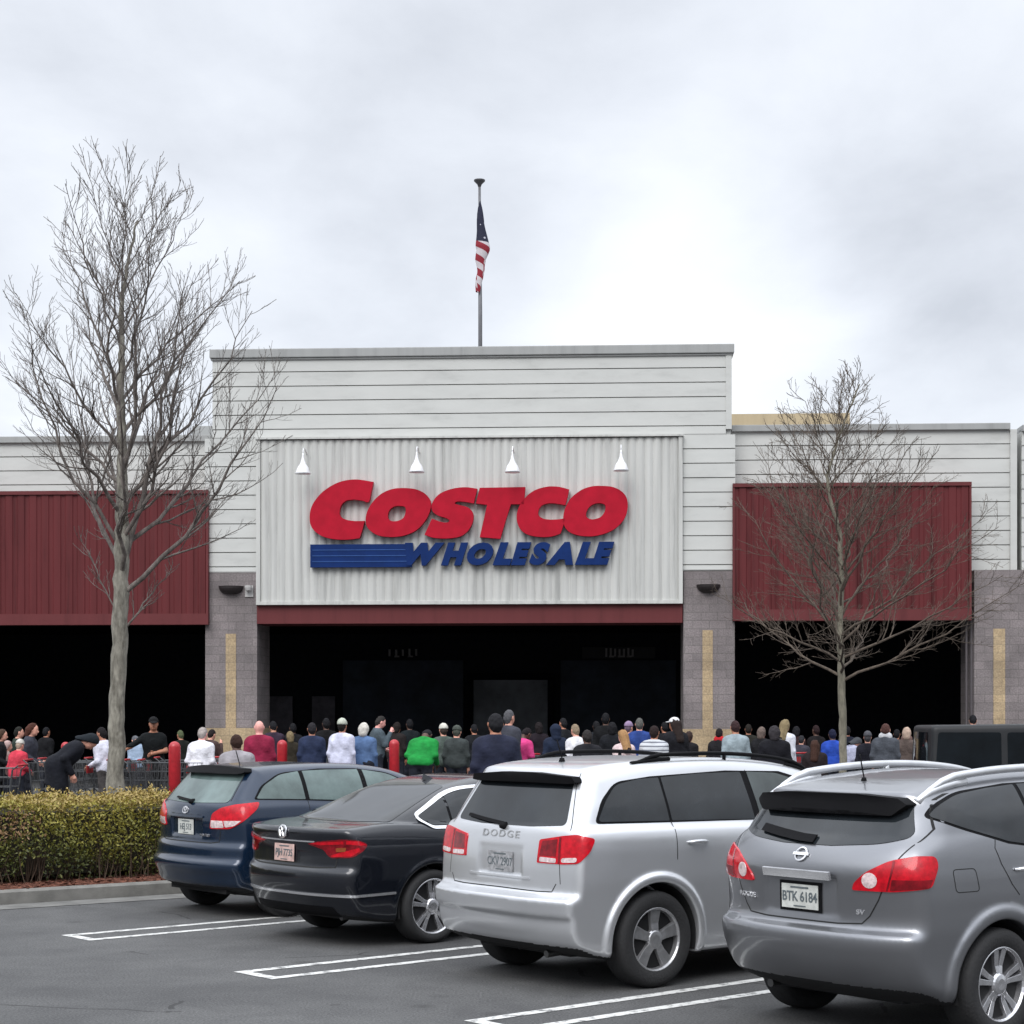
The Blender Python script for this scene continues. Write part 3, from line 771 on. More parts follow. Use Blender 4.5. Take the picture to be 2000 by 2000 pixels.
    V = dict(wheelbase=2.80, tyre=.330, arch=.378, w=.90, x0=-1.14, x1=3.76, zr=1.50, rim=.245, rimkind='double', rimmat=rim_b, track=.88, flare=.012, flare_w=.06,
        bow_r=.24, bow_p=2.6, rear_shift=.08, h=.016, kb=.06, kc=.14, kj=.03, tap_r=.10, tapc_r=.16,
        body=[(-.72,.22,.05),(-1.02,.28,.06),(-1.09,.42,.05),(-1.13,.55,.05),(-1.125,.67,.03),(-1.085,.70,.015),(-1.075,.86,.05),(-1.10,1.0,.03),(-1.09,1.04,.025),(-.60,1.085,.2),(-.2,1.065),(1.8,.985,.3),(2.5,.94,.3),(3.2,.80,.2),(3.62,.66,.1),(3.75,.48,.1),(3.70,.26,.08),(3.4,.19),(-.35,.19,.05)],
        cabin=[(-.80,.95),(-.70,1.03),(.42,1.40,.25),(.85,1.465,.3),(1.25,1.475,.4),(1.72,1.42,.3),(2.62,.92,.05),(2.62,.8),(-.6,.8)],
        wb_tab=[(.15,.80),(.25,.85),(.40,.875),(.60,.893),(.78,.90),(.90,.89),(1.0,.865),(1.08,.83)],
        wc_tab=[(.8,.84),(1.0,.82),(1.10,.775),(1.25,.70),(1.38,.62),(1.50,.54)],
        cuts=[], under=.2,
        regions=dict(bumper=[(-1.3,.15),(-.42,.15),(-.40,.40),(-.45,.66),(-.9,.70),(-1.3,.705)],
                     tailgate=[(-.60,1.10),(-.62,.98),(-.60,.705),(.1,.705),(.1,1.10)],
                     rear_door=[(.20,1.5),(.14,1.05,.05),(.22,.80,.05),(.45,.45,.1),(.50,.34),(1.08,.34),(1.08,1.5)],
                     front_door=[(1.08,1.5),(1.08,.34),(2.25,.34),(2.25,.99),(1.7,1.3),(1.5,1.5)]),
        patches=[('rear_window','T',[(-.40,-.70,.08),(-.52,-.40,.1),(-.56,0,.1),(-.52,.40,.1),(-.40,.70,.08),(.40,.52,.05),(.47,.25),(.48,0),(.47,-.25),(.40,-.52,.05)],.003,GL_DARK,False),
                 ('window_surround','R',[(-.105,1.135,.05),(.015,1.043,.03),(1.0,1.027),(1.96,.99,.03),(1.45,1.348,.15),(.95,1.388,.3),(.38,1.358,.2)],.0015,MAT_BLACK,True),
                 ('side_window','R',[(-.085,1.13,.04),(.03,1.055,.03),(.26,1.05,.01),(.26,1.31,.02),(.12,1.26,.05)],.005,GL_DARK,True),
                 ('side_window','R',[(.29,1.05,.01),(1.05,1.037,.01),(1.05,1.375,.01),(.7,1.37),(.40,1.345,.05),(.29,1.315,.01)],.005,GL_DARK,True),
                 ('side_window','R',[(1.11,1.037,.01),(1.90,1.005,.02),(1.42,1.34,.06),(1.11,1.372,.01)],.005,GL_DARK,True),
                 ('windshield','F',[(-.62,.99,.05),(.62,.99,.05),(.52,1.41,.05),(-.52,1.41,.05)],.004,GL_MED,False),
                 ('front_grille','F',[(-.45,.55,.03),(.45,.55,.03),(.45,.68,.03),(-.45,.68,.03)],.004,MAT_BLACK,False)],
        gaps=[('R',[(.15,1.045),(.14,.98),(.21,.80),(.32,.66)],.006,True),('R',[(1.08,1.38),(1.08,.34)],.006,True),
              ('B',[(0,.702),(-.45,.702),(-.64,.71),(-.655,.80)],.012,True),
              ('T',[(-.82,-.66),(-.70,-.70),(-.45,-.73)],.006,True)],
        tail=[dict(mode='C', mat=MAT_DRED, poly=[(-.52,.905,.01),(-.42,.93),(-.20,.955),(.0,.955,.05),(.10,.91,.03),(.06,.86,.03),(-.05,.80,.04),(-.30,.79,.04),(-.36,.86,.02)],
                   sub=[('red_light_bar',[(-.50,.908),(-.42,.922),(-.16,.940),(-.16,.915),(-.40,.898)],MAT_RED),
                        ('red_light_bar',[(-.13,.945),(.01,.942,.02),(.085,.905),(.02,.905),(-.13,.915)],MAT_RED),
                        ('red_light_bar',[(-.29,.80,.01),(-.07,.81,.02),(.03,.86,.01),(.01,.885),(-.09,.84,.02),(-.28,.82,.01)],MAT_RED),
                        ('amber_lens',[(-.24,.845,.01),(-.14,.85,.01),(-.13,.885,.01),(-.24,.88,.01)],mat('amber_lens',(.25,.06,.01),.12,coat=1))])],
        plate=(0,.815), chars='PJH 7735', platemat=mat('peach_plate',(.55,.38,.34),.45,var=.25,scale=12), exhaust_y=-.55, mirror_z=1.0,
        headlight=[(-.80,.62,.03),(-.45,.60,.03),(-.45,.72,.03),(-.80,.76,.03)], extra=extra_v)
    build_car('parked_car', 'black sedan with chrome window trim and double spoke wheels, beside the dark blue hatchback', 'car', dict(V, group='cars parked in the front row'), (848, 218.6, 49, -.88), black)

    # ---- dark blue hatchback
    def extra_m(root, f, paint):
        wiper(root, f, [(.30,1.20),(.10,1.185),(-.04,1.175)], .016, hub=(-.06,1.16))
        me = patch(f, 'B', rpoly([(-.56,1.50),(-.60,1.46,.02),(-.52,1.445,.02),(0,1.455),(.52,1.445,.02),(.60,1.46,.02),(.56,1.50),(.2,1.525),(-.2,1.525)]), .06, step=.05, skirt=.09)
        link('spoiler', me, MAT_BLACK, root)
        em = MB()
        for rx, ry in ((.055,.036), (.030,.016), (.016,.034)):
            em.tube([(rx*math.cos(a), ry*math.sin(a)+(.012 if rx == .030 else 0), .004) for a in np.linspace(0, 2*math.pi, 25)], .004, 5, caps=False)
        put_rear(em.mesh('emblem'), f, 0, 1.075, .004, 'emblem', MAT_CHR, root)
        put_rear(text_mesh('MATRIX', .04, .002, sx=1.2), f, -.36, .83, .003, 'model_lettering', MAT_CHR, root)
        an = MB(); b = drop(f, 'T', [(-.05, .0)], 0)[0]
        an.tube([(b[0],0,b[2]-.01),(b[0]-.05,0,b[2]+.15)], .005, 6); an.build('antenna', MAT_BLACK, root)
        handle(root, f, .42, 1.04, paint); handle(root, f, 1.35, 1.0, paint)
        link('plate_lip', patch(f, 'B', rpoly([(-.34,1.005,.01),(.34,1.005,.01),(.34,1.03,.01),(-.34,1.03,.01)]), .014, skirt=.015), paint, root)
    M_ = dict(wheelbase=2.60, tyre=.315, arch=.365, w=.885, x0=-.82, x1=3.56, zr=1.58, rim=.205, rimkind='five', rimmat=rim_s, track=.865, flare=.012, flare_w=.06,
        bow_r=.22, rear_shift=.03, h=.017, bow_p=2.5, kb=.06, kc=.13, kj=.03, tap_r=.06, tapc_r=.10,
        body=[(-.50,.25,.05),(-.72,.32,.05),(-.77,.44,.03),(-.81,.50,.02),(-.815,.56,.02),(-.76,.60,.03),(-.76,.72,.03),(-.715,.76,.03),(-.725,1.0,.1),(-.68,1.13,.06),(-.60,1.175,.05),(0,1.17),(1.0,1.12,.3),(2.2,1.02,.2),(2.8,.93,.3),(3.3,.80,.15),(3.52,.62,.1),(3.55,.40,.08),(3.42,.22,.08),(-.3,.20,.05)],
        cabin=[(-.72,.95),(-.70,1.12,.04),(-.36,1.47,.03),(-.34,1.50,.02),(-.1,1.525,.2),(.5,1.545,.4),(1.0,1.535,.4),(1.5,1.47,.3),(2.55,1.0,.05),(2.55,.8),(-.5,.8)],
        wb_tab=[(.15,.77),(.25,.82),(.40,.86),(.60,.875),(.8,.882),(1.0,.87),(1.12,.84),(1.2,.80)],
        wc_tab=[(.8,.84),(1.1,.825),(1.2,.80),(1.35,.73),(1.45,.67),(1.56,.61)],
        cuts=[((-2,0,.82),(-.70,.30,1.0),.02)], under=.22,
        regions=dict(bumper=[(-1.3,.15),(-.40,.15),(-.37,.40),(-.42,.70),(-.6,.745),(-1.3,.755)],
                     tailgate=[(-.62,1.5),(-.66,1.18),(-.56,.90),(-.54,.755),(.1,.755),(.1,1.5)],
                     rear_door=[(.27,1.6),(.27,.9,.05),(.42,.55,.1),(.48,.36),(1.02,.36),(1.02,1.6)],
                     front_door=[(1.02,1.6),(1.02,.36),(2.1,.36),(2.1,1.0),(1.6,1.3),(1.4,1.6)]),
        patches=[('window_surround','R',[(-.36,1.195,.03),(-.25,1.33,.05),(.0,1.455,.1),(.5,1.49),(.95,1.485),(1.35,1.44,.1),(2.15,1.06,.03),(1.0,1.135),(.2,1.175)],.0015,MAT_BLACK,True),
                 ('rear_window','B',[(-.62,1.165,.05),(0,1.150),(.62,1.165,.05),(.53,1.47,.04),(-.53,1.47,.04)],.004,GL_GREEN,False),
                 ('side_window','R',[(-.33,1.205,.02),(.235,1.185,.01),(.235,1.468,.01),(.0,1.438,.06),(-.22,1.33,.05)],.005,GL_GREEN,True),
                 ('side_window','R',[(.285,1.183,.01),(.98,1.15,.01),(.98,1.475,.01),(.6,1.478),(.285,1.470,.01)],.005,GL_GREEN,True),
                 ('side_window','R',[(1.04,1.148,.01),(2.05,1.085,.02),(1.35,1.425,.08),(1.04,1.470,.01)],.005,GL_GREEN,True),
                 ('windshield','F',[(-.62,1.02,.05),(.62,1.02,.05),(.52,1.46,.05),(-.52,1.46,.05)],.004,GL_GREEN,False),
                 ('front_grille','F',[(-.40,.40,.03),(.40,.40,.03),(.45,.52,.03),(-.45,.52,.03)],.004,MAT_BLACK,False)],
        gaps=[('R',[(.26,1.175),(.26,.9),(.34,.68)],.006,True),('R',[(1.01,1.49),(1.01,.36)],.006,True),
              ('B',[(0,.757),(-.45,.757),(-.56,.77),(-.58,.88)],.010,True),
              ('B',[(-.63,1.18),(-.58,1.35),(-.52,1.49)],.008,True)],
        tail=[dict(mode='C', mat=MAT_RED, poly=[(-.185,.90,.02),(-.16,1.05,.03),(-.05,1.115,.05),(.12,1.15),(.35,1.175,.03),(.345,1.11,.04),(.25,1.0,.06),(.08,.905,.05)],
                   sub=[('reversing_lens',[(-.175,.91,.02),(-.165,.985),(-.02,.985),(.0,.915,.02)],MAT_CLR),
                        ('clear_lens',[(.01,.918,.02),(-.005,.985),(.20,.99),(.12,.935,.02)],MAT_CLR)])],
        plate=(0,.905), chars='HEJ 513', exhaust_y=.40, mirror_z=1.05,
        headlight=[(-.78,.62,.03),(-.48,.60,.03),(-.48,.76,.03),(-.78,.84,.03)], extra=extra_m)
    build_car('parked_car', 'dark blue hatchback with greenish glass, leftmost in the row beside the hedge', 'car', dict(M_, group='cars parked in the front row'), (408, 181, 50, .72), blue)

    # ---- dark boxy off-roader behind, only its top shows
    def extra_s(root, f, paint):
        handle(root, f, .30, 1.12, MAT_BLACK); handle(root, f, 1.30, 1.12, MAT_BLACK)
        sw = MB(); sw.lathe([(.10,0),(.36,.0),(.39,.04),(.39,.16),(.34,.20),(.10,.18)], 32, 'x', o=(-1.12,0,1.0), close=True); sw.build('spare_wheel', MAT_RUB, root, smooth=True)
    S = dict(wheelbase=2.94, tyre=.40, arch=.47, w=.93, x0=-.95, x1=3.75, zr=2.0, rim=.24, rimkind='five', rimmat=rim_s, track=.93, flare=.05, flare_w=.12, h=.025,
        bow_r=.03, bow_f=.05, kb=.05, kc=.06, kj=.02, tap_r=.0, tapc_r=.0, tap_f=.02, tapc_f=.02,
        body=[(-.90,.50,.05),(-.90,1.27,.03),(2.0,1.27,.05),(3.5,1.15,.1),(3.70,1.0,.1),(3.72,.50,.05)],
        cabin=[(-.90,1.0),(-.86,1.92,.06),(1.6,1.95,.08),(1.75,1.90,.05),(2.15,1.2),(2.15,1.0)],
        wb_tab=[(.4,.84),(.6,.86),(1.0,.86),(1.3,.85)], wc_tab=[(1.0,.86),(1.4,.83),(1.95,.78)],
        cuts=[], under=.52, regions=dict(bumper=[(-1.3,.4),(-.6,.4),(-.6,.7),(-1.3,.7)], rear_door=[(.10,1.88),(.10,.6),(1.0,.6),(1.0,1.88)], front_door=[(1.0,1.88),(1.0,.6),(2.0,.6),(2.0,1.3),(1.7,1.88)]),
        patches=[('side_window','R',[(-.80,1.36,.04),(.05,1.36,.04),(.05,1.83,.04),(-.76,1.83,.04)],.004,GL_BLACK,True),
                 ('side_window','R',[(.13,1.36,.04),(.92,1.36,.04),(.92,1.83,.04),(.13,1.83,.04)],.004,GL_BLACK,True),
                 ('side_window','R',[(1.0,1.36,.04),(1.95,1.36,.04),(1.68,1.83,.04),(1.0,1.83,.04)],.004,GL_BLACK,True),
                 ('rear_window','B',[(-.62,1.36,.04),(.62,1.36,.04),(.58,1.83,.04),(-.58,1.83,.04)],.004,GL_BLACK,False),
                 ('windshield','F',[(-.66,1.30,.04),(.66,1.30,.04),(.62,1.85,.04),(-.62,1.85,.04)],.004,GL_BLACK,False)],
        gaps=[('R',[(.09,1.27),(.09,.6)],.008,True),('R',[(.96,1.9),(.96,.6)],.008,True)],
        tail=[dict(mode='B', mat=MAT_RED, poly=[(-.82,.98,.01),(-.72,.98,.01),(-.72,1.15,.01),(-.82,1.15,.01)], sub=[])],
        plate=(.55,.85), headlight=[(-.70,.85,.06),(-.45,.85,.06),(-.45,1.05,.06),(-.70,1.05,.06)], extra=extra_s, mirror_z=1.35, mirror_x=1.95)
    suv = build_car('parked_car', 'dark boxy off-roader with light grey roof edge, behind the grey crossover', 'car', S, (1951, 150, 94, -.9), mat('suv_paint', (.014,.015,.017), .45, spec=.3))
    return suv
# ---------------------------------------------------------------- ground, kerb, lines
U = Vector((math.sin(R(48.8)), math.cos(R(48.8)), 0)); RR = Vector((math.cos(R(48.8)), -math.sin(R(48.8)), 0))
def asphalt_mat(name, base, dark, light):
    m = bpy.data.materials.new(name); m.use_nodes = True; nt = m.node_tree; N = nt.nodes; L = nt.links; b = N['Principled BSDF']
    tc = N.new('ShaderNodeTexCoord')
    def noise(sc, det, rough=.6, dist=0):
        n = N.new('ShaderNodeTexNoise'); n.inputs['Scale'].default_value = sc; n.inputs['Detail'].default_value = det; n.inputs['Roughness'].default_value = rough
        n.inputs['Distortion'].default_value = dist; L.new(tc.outputs['Object'], n.inputs[0]); return n.outputs[0]
    big = noise(.35, 5, .6, .4); fine = noise(55, 4, .7); med = noise(2.2, 6, .65, .5)
    r1 = N.new('ShaderNodeValToRGB'); L.new(big, r1.inputs[0]); e = r1.color_ramp.elements
    e[0].position = .35; e[0].color = (*dark, 1); e[1].position = .68; e[1].color = (*light, 1)
    r2 = N.new('ShaderNodeValToRGB'); L.new(fine, r2.inputs[0]); e = r2.color_ramp.elements
    e[0].position = .35; e[0].color = (.50,.50,.50,1); e[1].position = .72; e[1].color = (1.7,1.7,1.68,1)
    r3 = N.new('ShaderNodeValToRGB'); L.new(med, r3.inputs[0]); e = r3.color_ramp.elements
    e[0].position = .38; e[0].color = (.86,.86,.86,1); e[1].position = .60; e[1].color = (1.06,1.06,1.05,1)
    mx = N.new('ShaderNodeMix'); mx.data_type = 'RGBA'; mx.blend_type = 'MULTIPLY'; mx.inputs[0].default_value = 1
    L.new(r1.outputs[0], mx.inputs[6]); L.new(r2.outputs[0], mx.inputs[7])
    mx2 = N.new('ShaderNodeMix'); mx2.data_type = 'RGBA'; mx2.blend_type = 'MULTIPLY'; mx2.inputs[0].default_value = 1
    L.new(mx.outputs[2], mx2.inputs[6]); L.new(r3.outputs[0], mx2.inputs[7])
    # oil drips and darker spots
    vo = N.new('ShaderNodeTexVoronoi'); vo.inputs['Scale'].default_value = 1.9; vo.inputs['Randomness'].default_value = 1; L.new(tc.outputs['Object'], vo.inputs[0])
    os_ = N.new('ShaderNodeMapRange'); L.new(vo.outputs['Distance'], os_.inputs[0]); os_.inputs[1].default_value = .05; os_.inputs[2].default_value = .22; os_.inputs[3].default_value = .62; os_.inputs[4].default_value = 1
    sw_ = N.new('ShaderNodeMath'); sw_.operation = 'GREATER_THAN'; sw_.inputs[1].default_value = .60; vs_ = N.new('ShaderNodeSeparateColor'); L.new(vo.outputs['Color'], vs_.inputs[0]); L.new(vs_.outputs[0], sw_.inputs[0])
    om = N.new('ShaderNodeMix'); om.data_type = 'RGBA'; om.blend_type = 'MULTIPLY'; L.new(sw_.outputs[0], om.inputs[0]); L.new(mx2.outputs[2], om.inputs[6]); L.new(os_.outputs[0], om.inputs[7]); mx2 = om
    # cracks: thin dark lines along distorted cell borders, only in some areas
    vt = N.new('ShaderNodeTexVoronoi'); vt.feature = 'DISTANCE_TO_EDGE'; vt.inputs['Scale'].default_value = .55
    va = N.new('ShaderNodeMix'); va.data_type = 'VECTOR'; nn = N.new('ShaderNodeTexNoise'); nn.inputs['Scale'].default_value = 2.3; nn.inputs['Detail'].default_value = 6
    L.new(tc.outputs['Object'], nn.inputs[0]); va.inputs[0].default_value = .16
    L.new(tc.outputs['Object'], va.inputs[4]); L.new(nn.outputs[1], va.inputs[5]); L.new(va.outputs[1], vt.inputs[0])
    lt = N.new('ShaderNodeMath'); lt.operation = 'LESS_THAN'; lt.inputs[1].default_value = .007; L.new(vt.outputs[0], lt.inputs[0])
    gt = N.new('ShaderNodeMath'); gt.operation = 'GREATER_THAN'; gt.inputs[1].default_value = .56; L.new(noise(.9, 3), gt.inputs[0])
    an = N.new('ShaderNodeMath'); an.operation = 'MULTIPLY'; L.new(lt.outputs[0], an.inputs[0]); L.new(gt.outputs[0], an.inputs[1])
    mx3 = N.new('ShaderNodeMix'); mx3.data_type = 'RGBA'; mx3.inputs[7].default_value = (.018,.018,.018,1)
    fm = N.new('ShaderNodeMath'); fm.operation = 'MULTIPLY'; fm.inputs[1].default_value = .75; L.new(an.outputs[0], fm.inputs[0])
    L.new(fm.outputs[0], mx3.inputs[0]); L.new(mx2.outputs[2], mx3.inputs[6]); L.new(mx3.outputs[2], b.inputs['Base Color'])
    mr = N.new('ShaderNodeMapRange'); L.new(med, mr.inputs[0]); mr.inputs[3].default_value = .78; mr.inputs[4].default_value = .95; L.new(mr.outputs[0], b.inputs['Roughness'])
    bp = N.new('ShaderNodeBump'); bp.inputs['Strength'].default_value = .45; bp.inputs['Distance'].default_value = .01
    L.new(fine, bp.inputs['Height']); L.new(bp.outputs[0], b.inputs['Normal'])
    return m
def worn_paint():
    m = bpy.data.materials.new('line_paint'); m.use_nodes = True; nt = m.node_tree; N = nt.nodes; L = nt.links; b = N['Principled BSDF']
    tc = N.new('ShaderNodeTexCoord'); n = N.new('ShaderNodeTexNoise'); n.inputs['Scale'].default_value = 9; n.inputs['Detail'].default_value = 10; n.inputs['Roughness'].default_value = .72
    L.new(tc.outputs['Object'], n.inputs[0]); r = N.new('ShaderNodeValToRGB'); L.new(n.outputs[0], r.inputs[0]); e = r.color_ramp.elements
    e[0].position = .39; e[0].color = (.16,.16,.16,1); e[1].position = .50; e[1].color = (.60,.60,.58,1)
    L.new(r.outputs[0], b.inputs['Base Color']); b.inputs['Roughness'].default_value = .7
    return m
def line_end(y):  # stall-line starting points
    return y
def build_ground():
    asp = asphalt_mat('asphalt', .07, (.058,.058,.060), (.100,.100,.101))
    xs = [-900,-300,-100]+list(np.linspace(-40, 40, 41))+[100,300,900]
    ys = [-300,-60,-10]+list(np.linspace(0, 60, 61))+[100,300,1500]
    V = [(x, y, ground_z(y)) for y in ys for x in xs]; nx = len(xs)
    Fc = [(j*nx+i, j*nx+i+1, (j+1)*nx+i+1, (j+1)*nx+i) for j in range(len(ys)-1) for i in range(nx-1)]
    tag(link('ground', mesh_np('ground', V, Fc), asp, smooth=True), kind='structure')
    pm = worn_paint()
    def quadstrip(mb, a, b, w, z=.004):
        a = Vector(a); b = Vector(b); d = (b-a).normalized(); n = Vector((-d.y, d.x, 0))*w/2
        k = max(1, int((b-a).length/1.0)); vs = []; fs = []
        for i in range(k+1):
            p = a+(b-a)*i/k
            for q in (p+n, p-n): vs.append((q.x, q.y, ground_z(q.y)+z))
        for i in range(k): fs.append((2*i, 2*i+1, 2*i+3, 2*i+2))
        mb.add(vs, fs)
    names = [('between the blue hatchback and the black sedan', 110, 1828), ('between the black sedan and the silver crossover', 446, 1900), ('between the silver and the grey crossover', 895, 1996)]
    for nm, px, py in names:
        Y = F*H/(py-1405); S0 = Vector(((px-1000)*Y/F, Y, 0))
        mb = MB(); W = .105; sp = .44
        a0 = S0+U*.05+RR*.05; a1 = a0+RR*sp+U*0.0
        # hairpin: two long lines joined at the end
        quadstrip(mb, a0-RR*W/2+U*W/2, a1+RR*W/2+U*W/2, W)
        quadstrip(mb, a0+U*W, a0+U*6.0, W); quadstrip(mb, a1+U*W, a1+U*6.0, W)
        me = mb.mesh('stall_marking')
        o = link('stall_marking', me, pm)
        tag(o, kind='structure')
    # stall side of the opposite row and a further hairpin to the right
    Y = 11.6; S0 = Vector((.0, 9.6, 0))+RR*2.1-U*1.0
    # planting island: kerb, mulch, hedge
    K0 = Vector((-3.87,20.5,0))
    KU = Vector((math.sin(R(53.6)), math.cos(R(53.6)), 0)); KR = Vector((math.cos(R(53.6)), -math.sin(R(53.6)), 0))
    con = mat('kerb_concrete', (.17,.165,.152), .85, var=.18, scale=5, bump=.2, bscale=60)
    def isl(o, w0, w1, z0, z1, u0, u1, rad):
        pts = []
        for (u, r, sg) in ((u1, w1, 0), (u1, w0, 1)):
            pass
        # rounded nose towards +u
        out = [(u0, w0), (u1-rad, w0)]
        for k in range(1, 9):
            a = -math.pi/2+math.pi/2*k/8; out.append((u1-rad+rad*math.cos(a), w0+rad+rad*math.sin(a)))
        for k in range(1, 9):
            a = math.pi/2*k/8; out.append((u1-rad+rad*math.cos(a), w1-rad+rad*math.sin(a)))
        out += [(u0, w1)]
        return [K0+KU*u-KR*w for u, w in out]
    outer = isl(0, 0, 3.1, 0, 0, -9.5, 3.2, .55); inner = isl(0, .15, 2.95, 0, 0, -9.5, 3.05, .42)
    mb = MB(); n = len(outer)
    vs = [(p.x,p.y,-.02) for p in outer]+[(p.x,p.y,.13) for p in outer]+[(p.x+(q.x-p.x)*.15,p.y+(q.y-p.y)*.15,.15) for p, q in zip(outer, inner)]+[(p.x,p.y,.15) for p in inner]+[(p.x,p.y,.02) for p in inner]
    fs = []
    for r_ in range(4):
        for i in range(n-1): fs.append((r_*n+i, r_*n+i+1, (r_+1)*n+i+1, (r_+1)*n+i))
    mb.add(vs, fs); tag(mb.build('kerb', con), kind='structure')
    # gutter strip along the kerb
    mb = MB(); quadstrip(mb, K0-KU*9.5+KR*.26, K0+KU*2.6+KR*.26, .46, .005); tag(mb.build('gutter', mat('gutter_concrete', (.15,.148,.14), .85, var=.25, scale=3, bump=.2)), kind='structure')
    mulch = mat('mulch_soil', (.070,.022,.013), .95, col2=(.20,.070,.038), scale=22, bump=1.0, bscale=70)
    bm = bmesh.new(); fc = bm.faces.new([bm.verts.new((p.x,p.y,.12)) for p in inner]); bmesh.ops.triangulate(bm, faces=[fc])
    for _ in range(4): bmesh.ops.subdivide_edges(bm, edges=[e for e in bm.edges if e.calc_length() > .25], cuts=1, use_grid_fill=True)
    for v in bm.verts: v.co.z += random.uniform(-.008, .022)
    me = bpy.data.meshes.new('mulch_bed'); bm.to_mesh(me); bm.free(); tag(link('mulch_bed', me, mulch), kind='structure')
    # bark chips as loose cover
    mb = MB()
    for _ in range(2600):
        u = random.uniform(-7, 3.0); w = random.choice([random.uniform(.16, .8)]*4+[random.uniform(.1, 2.9)])
        p = K0+KU*u-KR*w; a = random.uniform(0, 6.28); s = random.uniform(.015, .04)
        d = Vector((math.cos(a), math.sin(a), random.uniform(-.3,.3)))*s; e = Vector((-math.sin(a), math.cos(a), random.uniform(-.3,.3)))*s*.45
        q = Vector((p.x, p.y, .145+random.uniform(0,.015)))
        mb.add([q-d-e, q+d-e, q+d+e, q-d+e], [(0,1,2,3)])
    tag(link('mulch_chips', mb.mesh('mulch_chips', fix=False), mulch), kind='stuff')
    build_hedge(K0, KU, KR)

def leaf_mat(name, stops, rough=.55):
    m = bpy.data.materials.new(name); m.use_nodes = True; nt = m.node_tree; N = nt.nodes; L = nt.links; b = N['Principled BSDF']
    at_ = N.new('ShaderNodeAttribute'); at_.attribute_name = 'rnd'
    r = N.new('ShaderNodeValToRGB'); L.new(at_.outputs['Fac'], r.inputs[0]); e = r.color_ramp.elements
    e[0].position = stops[0][0]; e[0].color = (*stops[0][1], 1); e[1].position = stops[-1][0]; e[1].color = (*stops[-1][1], 1)
    for p, c in stops[1:-1]: q = e.new(p); q.color = (*c, 1)
    tc = N.new('ShaderNodeTexCoord'); n = N.new('ShaderNodeTexNoise'); n.inputs['Scale'].default_value = 9; L.new(tc.outputs['Object'], n.inputs[0])
    hs = N.new('ShaderNodeHueSaturation'); mr = N.new('ShaderNodeMapRange'); L.new(n.outputs[0], mr.inputs[0]); mr.inputs[3].default_value = .8; mr.inputs[4].default_value = 1.2
    L.new(mr.outputs[0], hs.inputs['Value']); L.new(r.outputs[0], hs.inputs['Color']); L.new(hs.outputs[0], b.inputs['Base Color'])
    b.inputs['Roughness'].default_value = rough
    return m
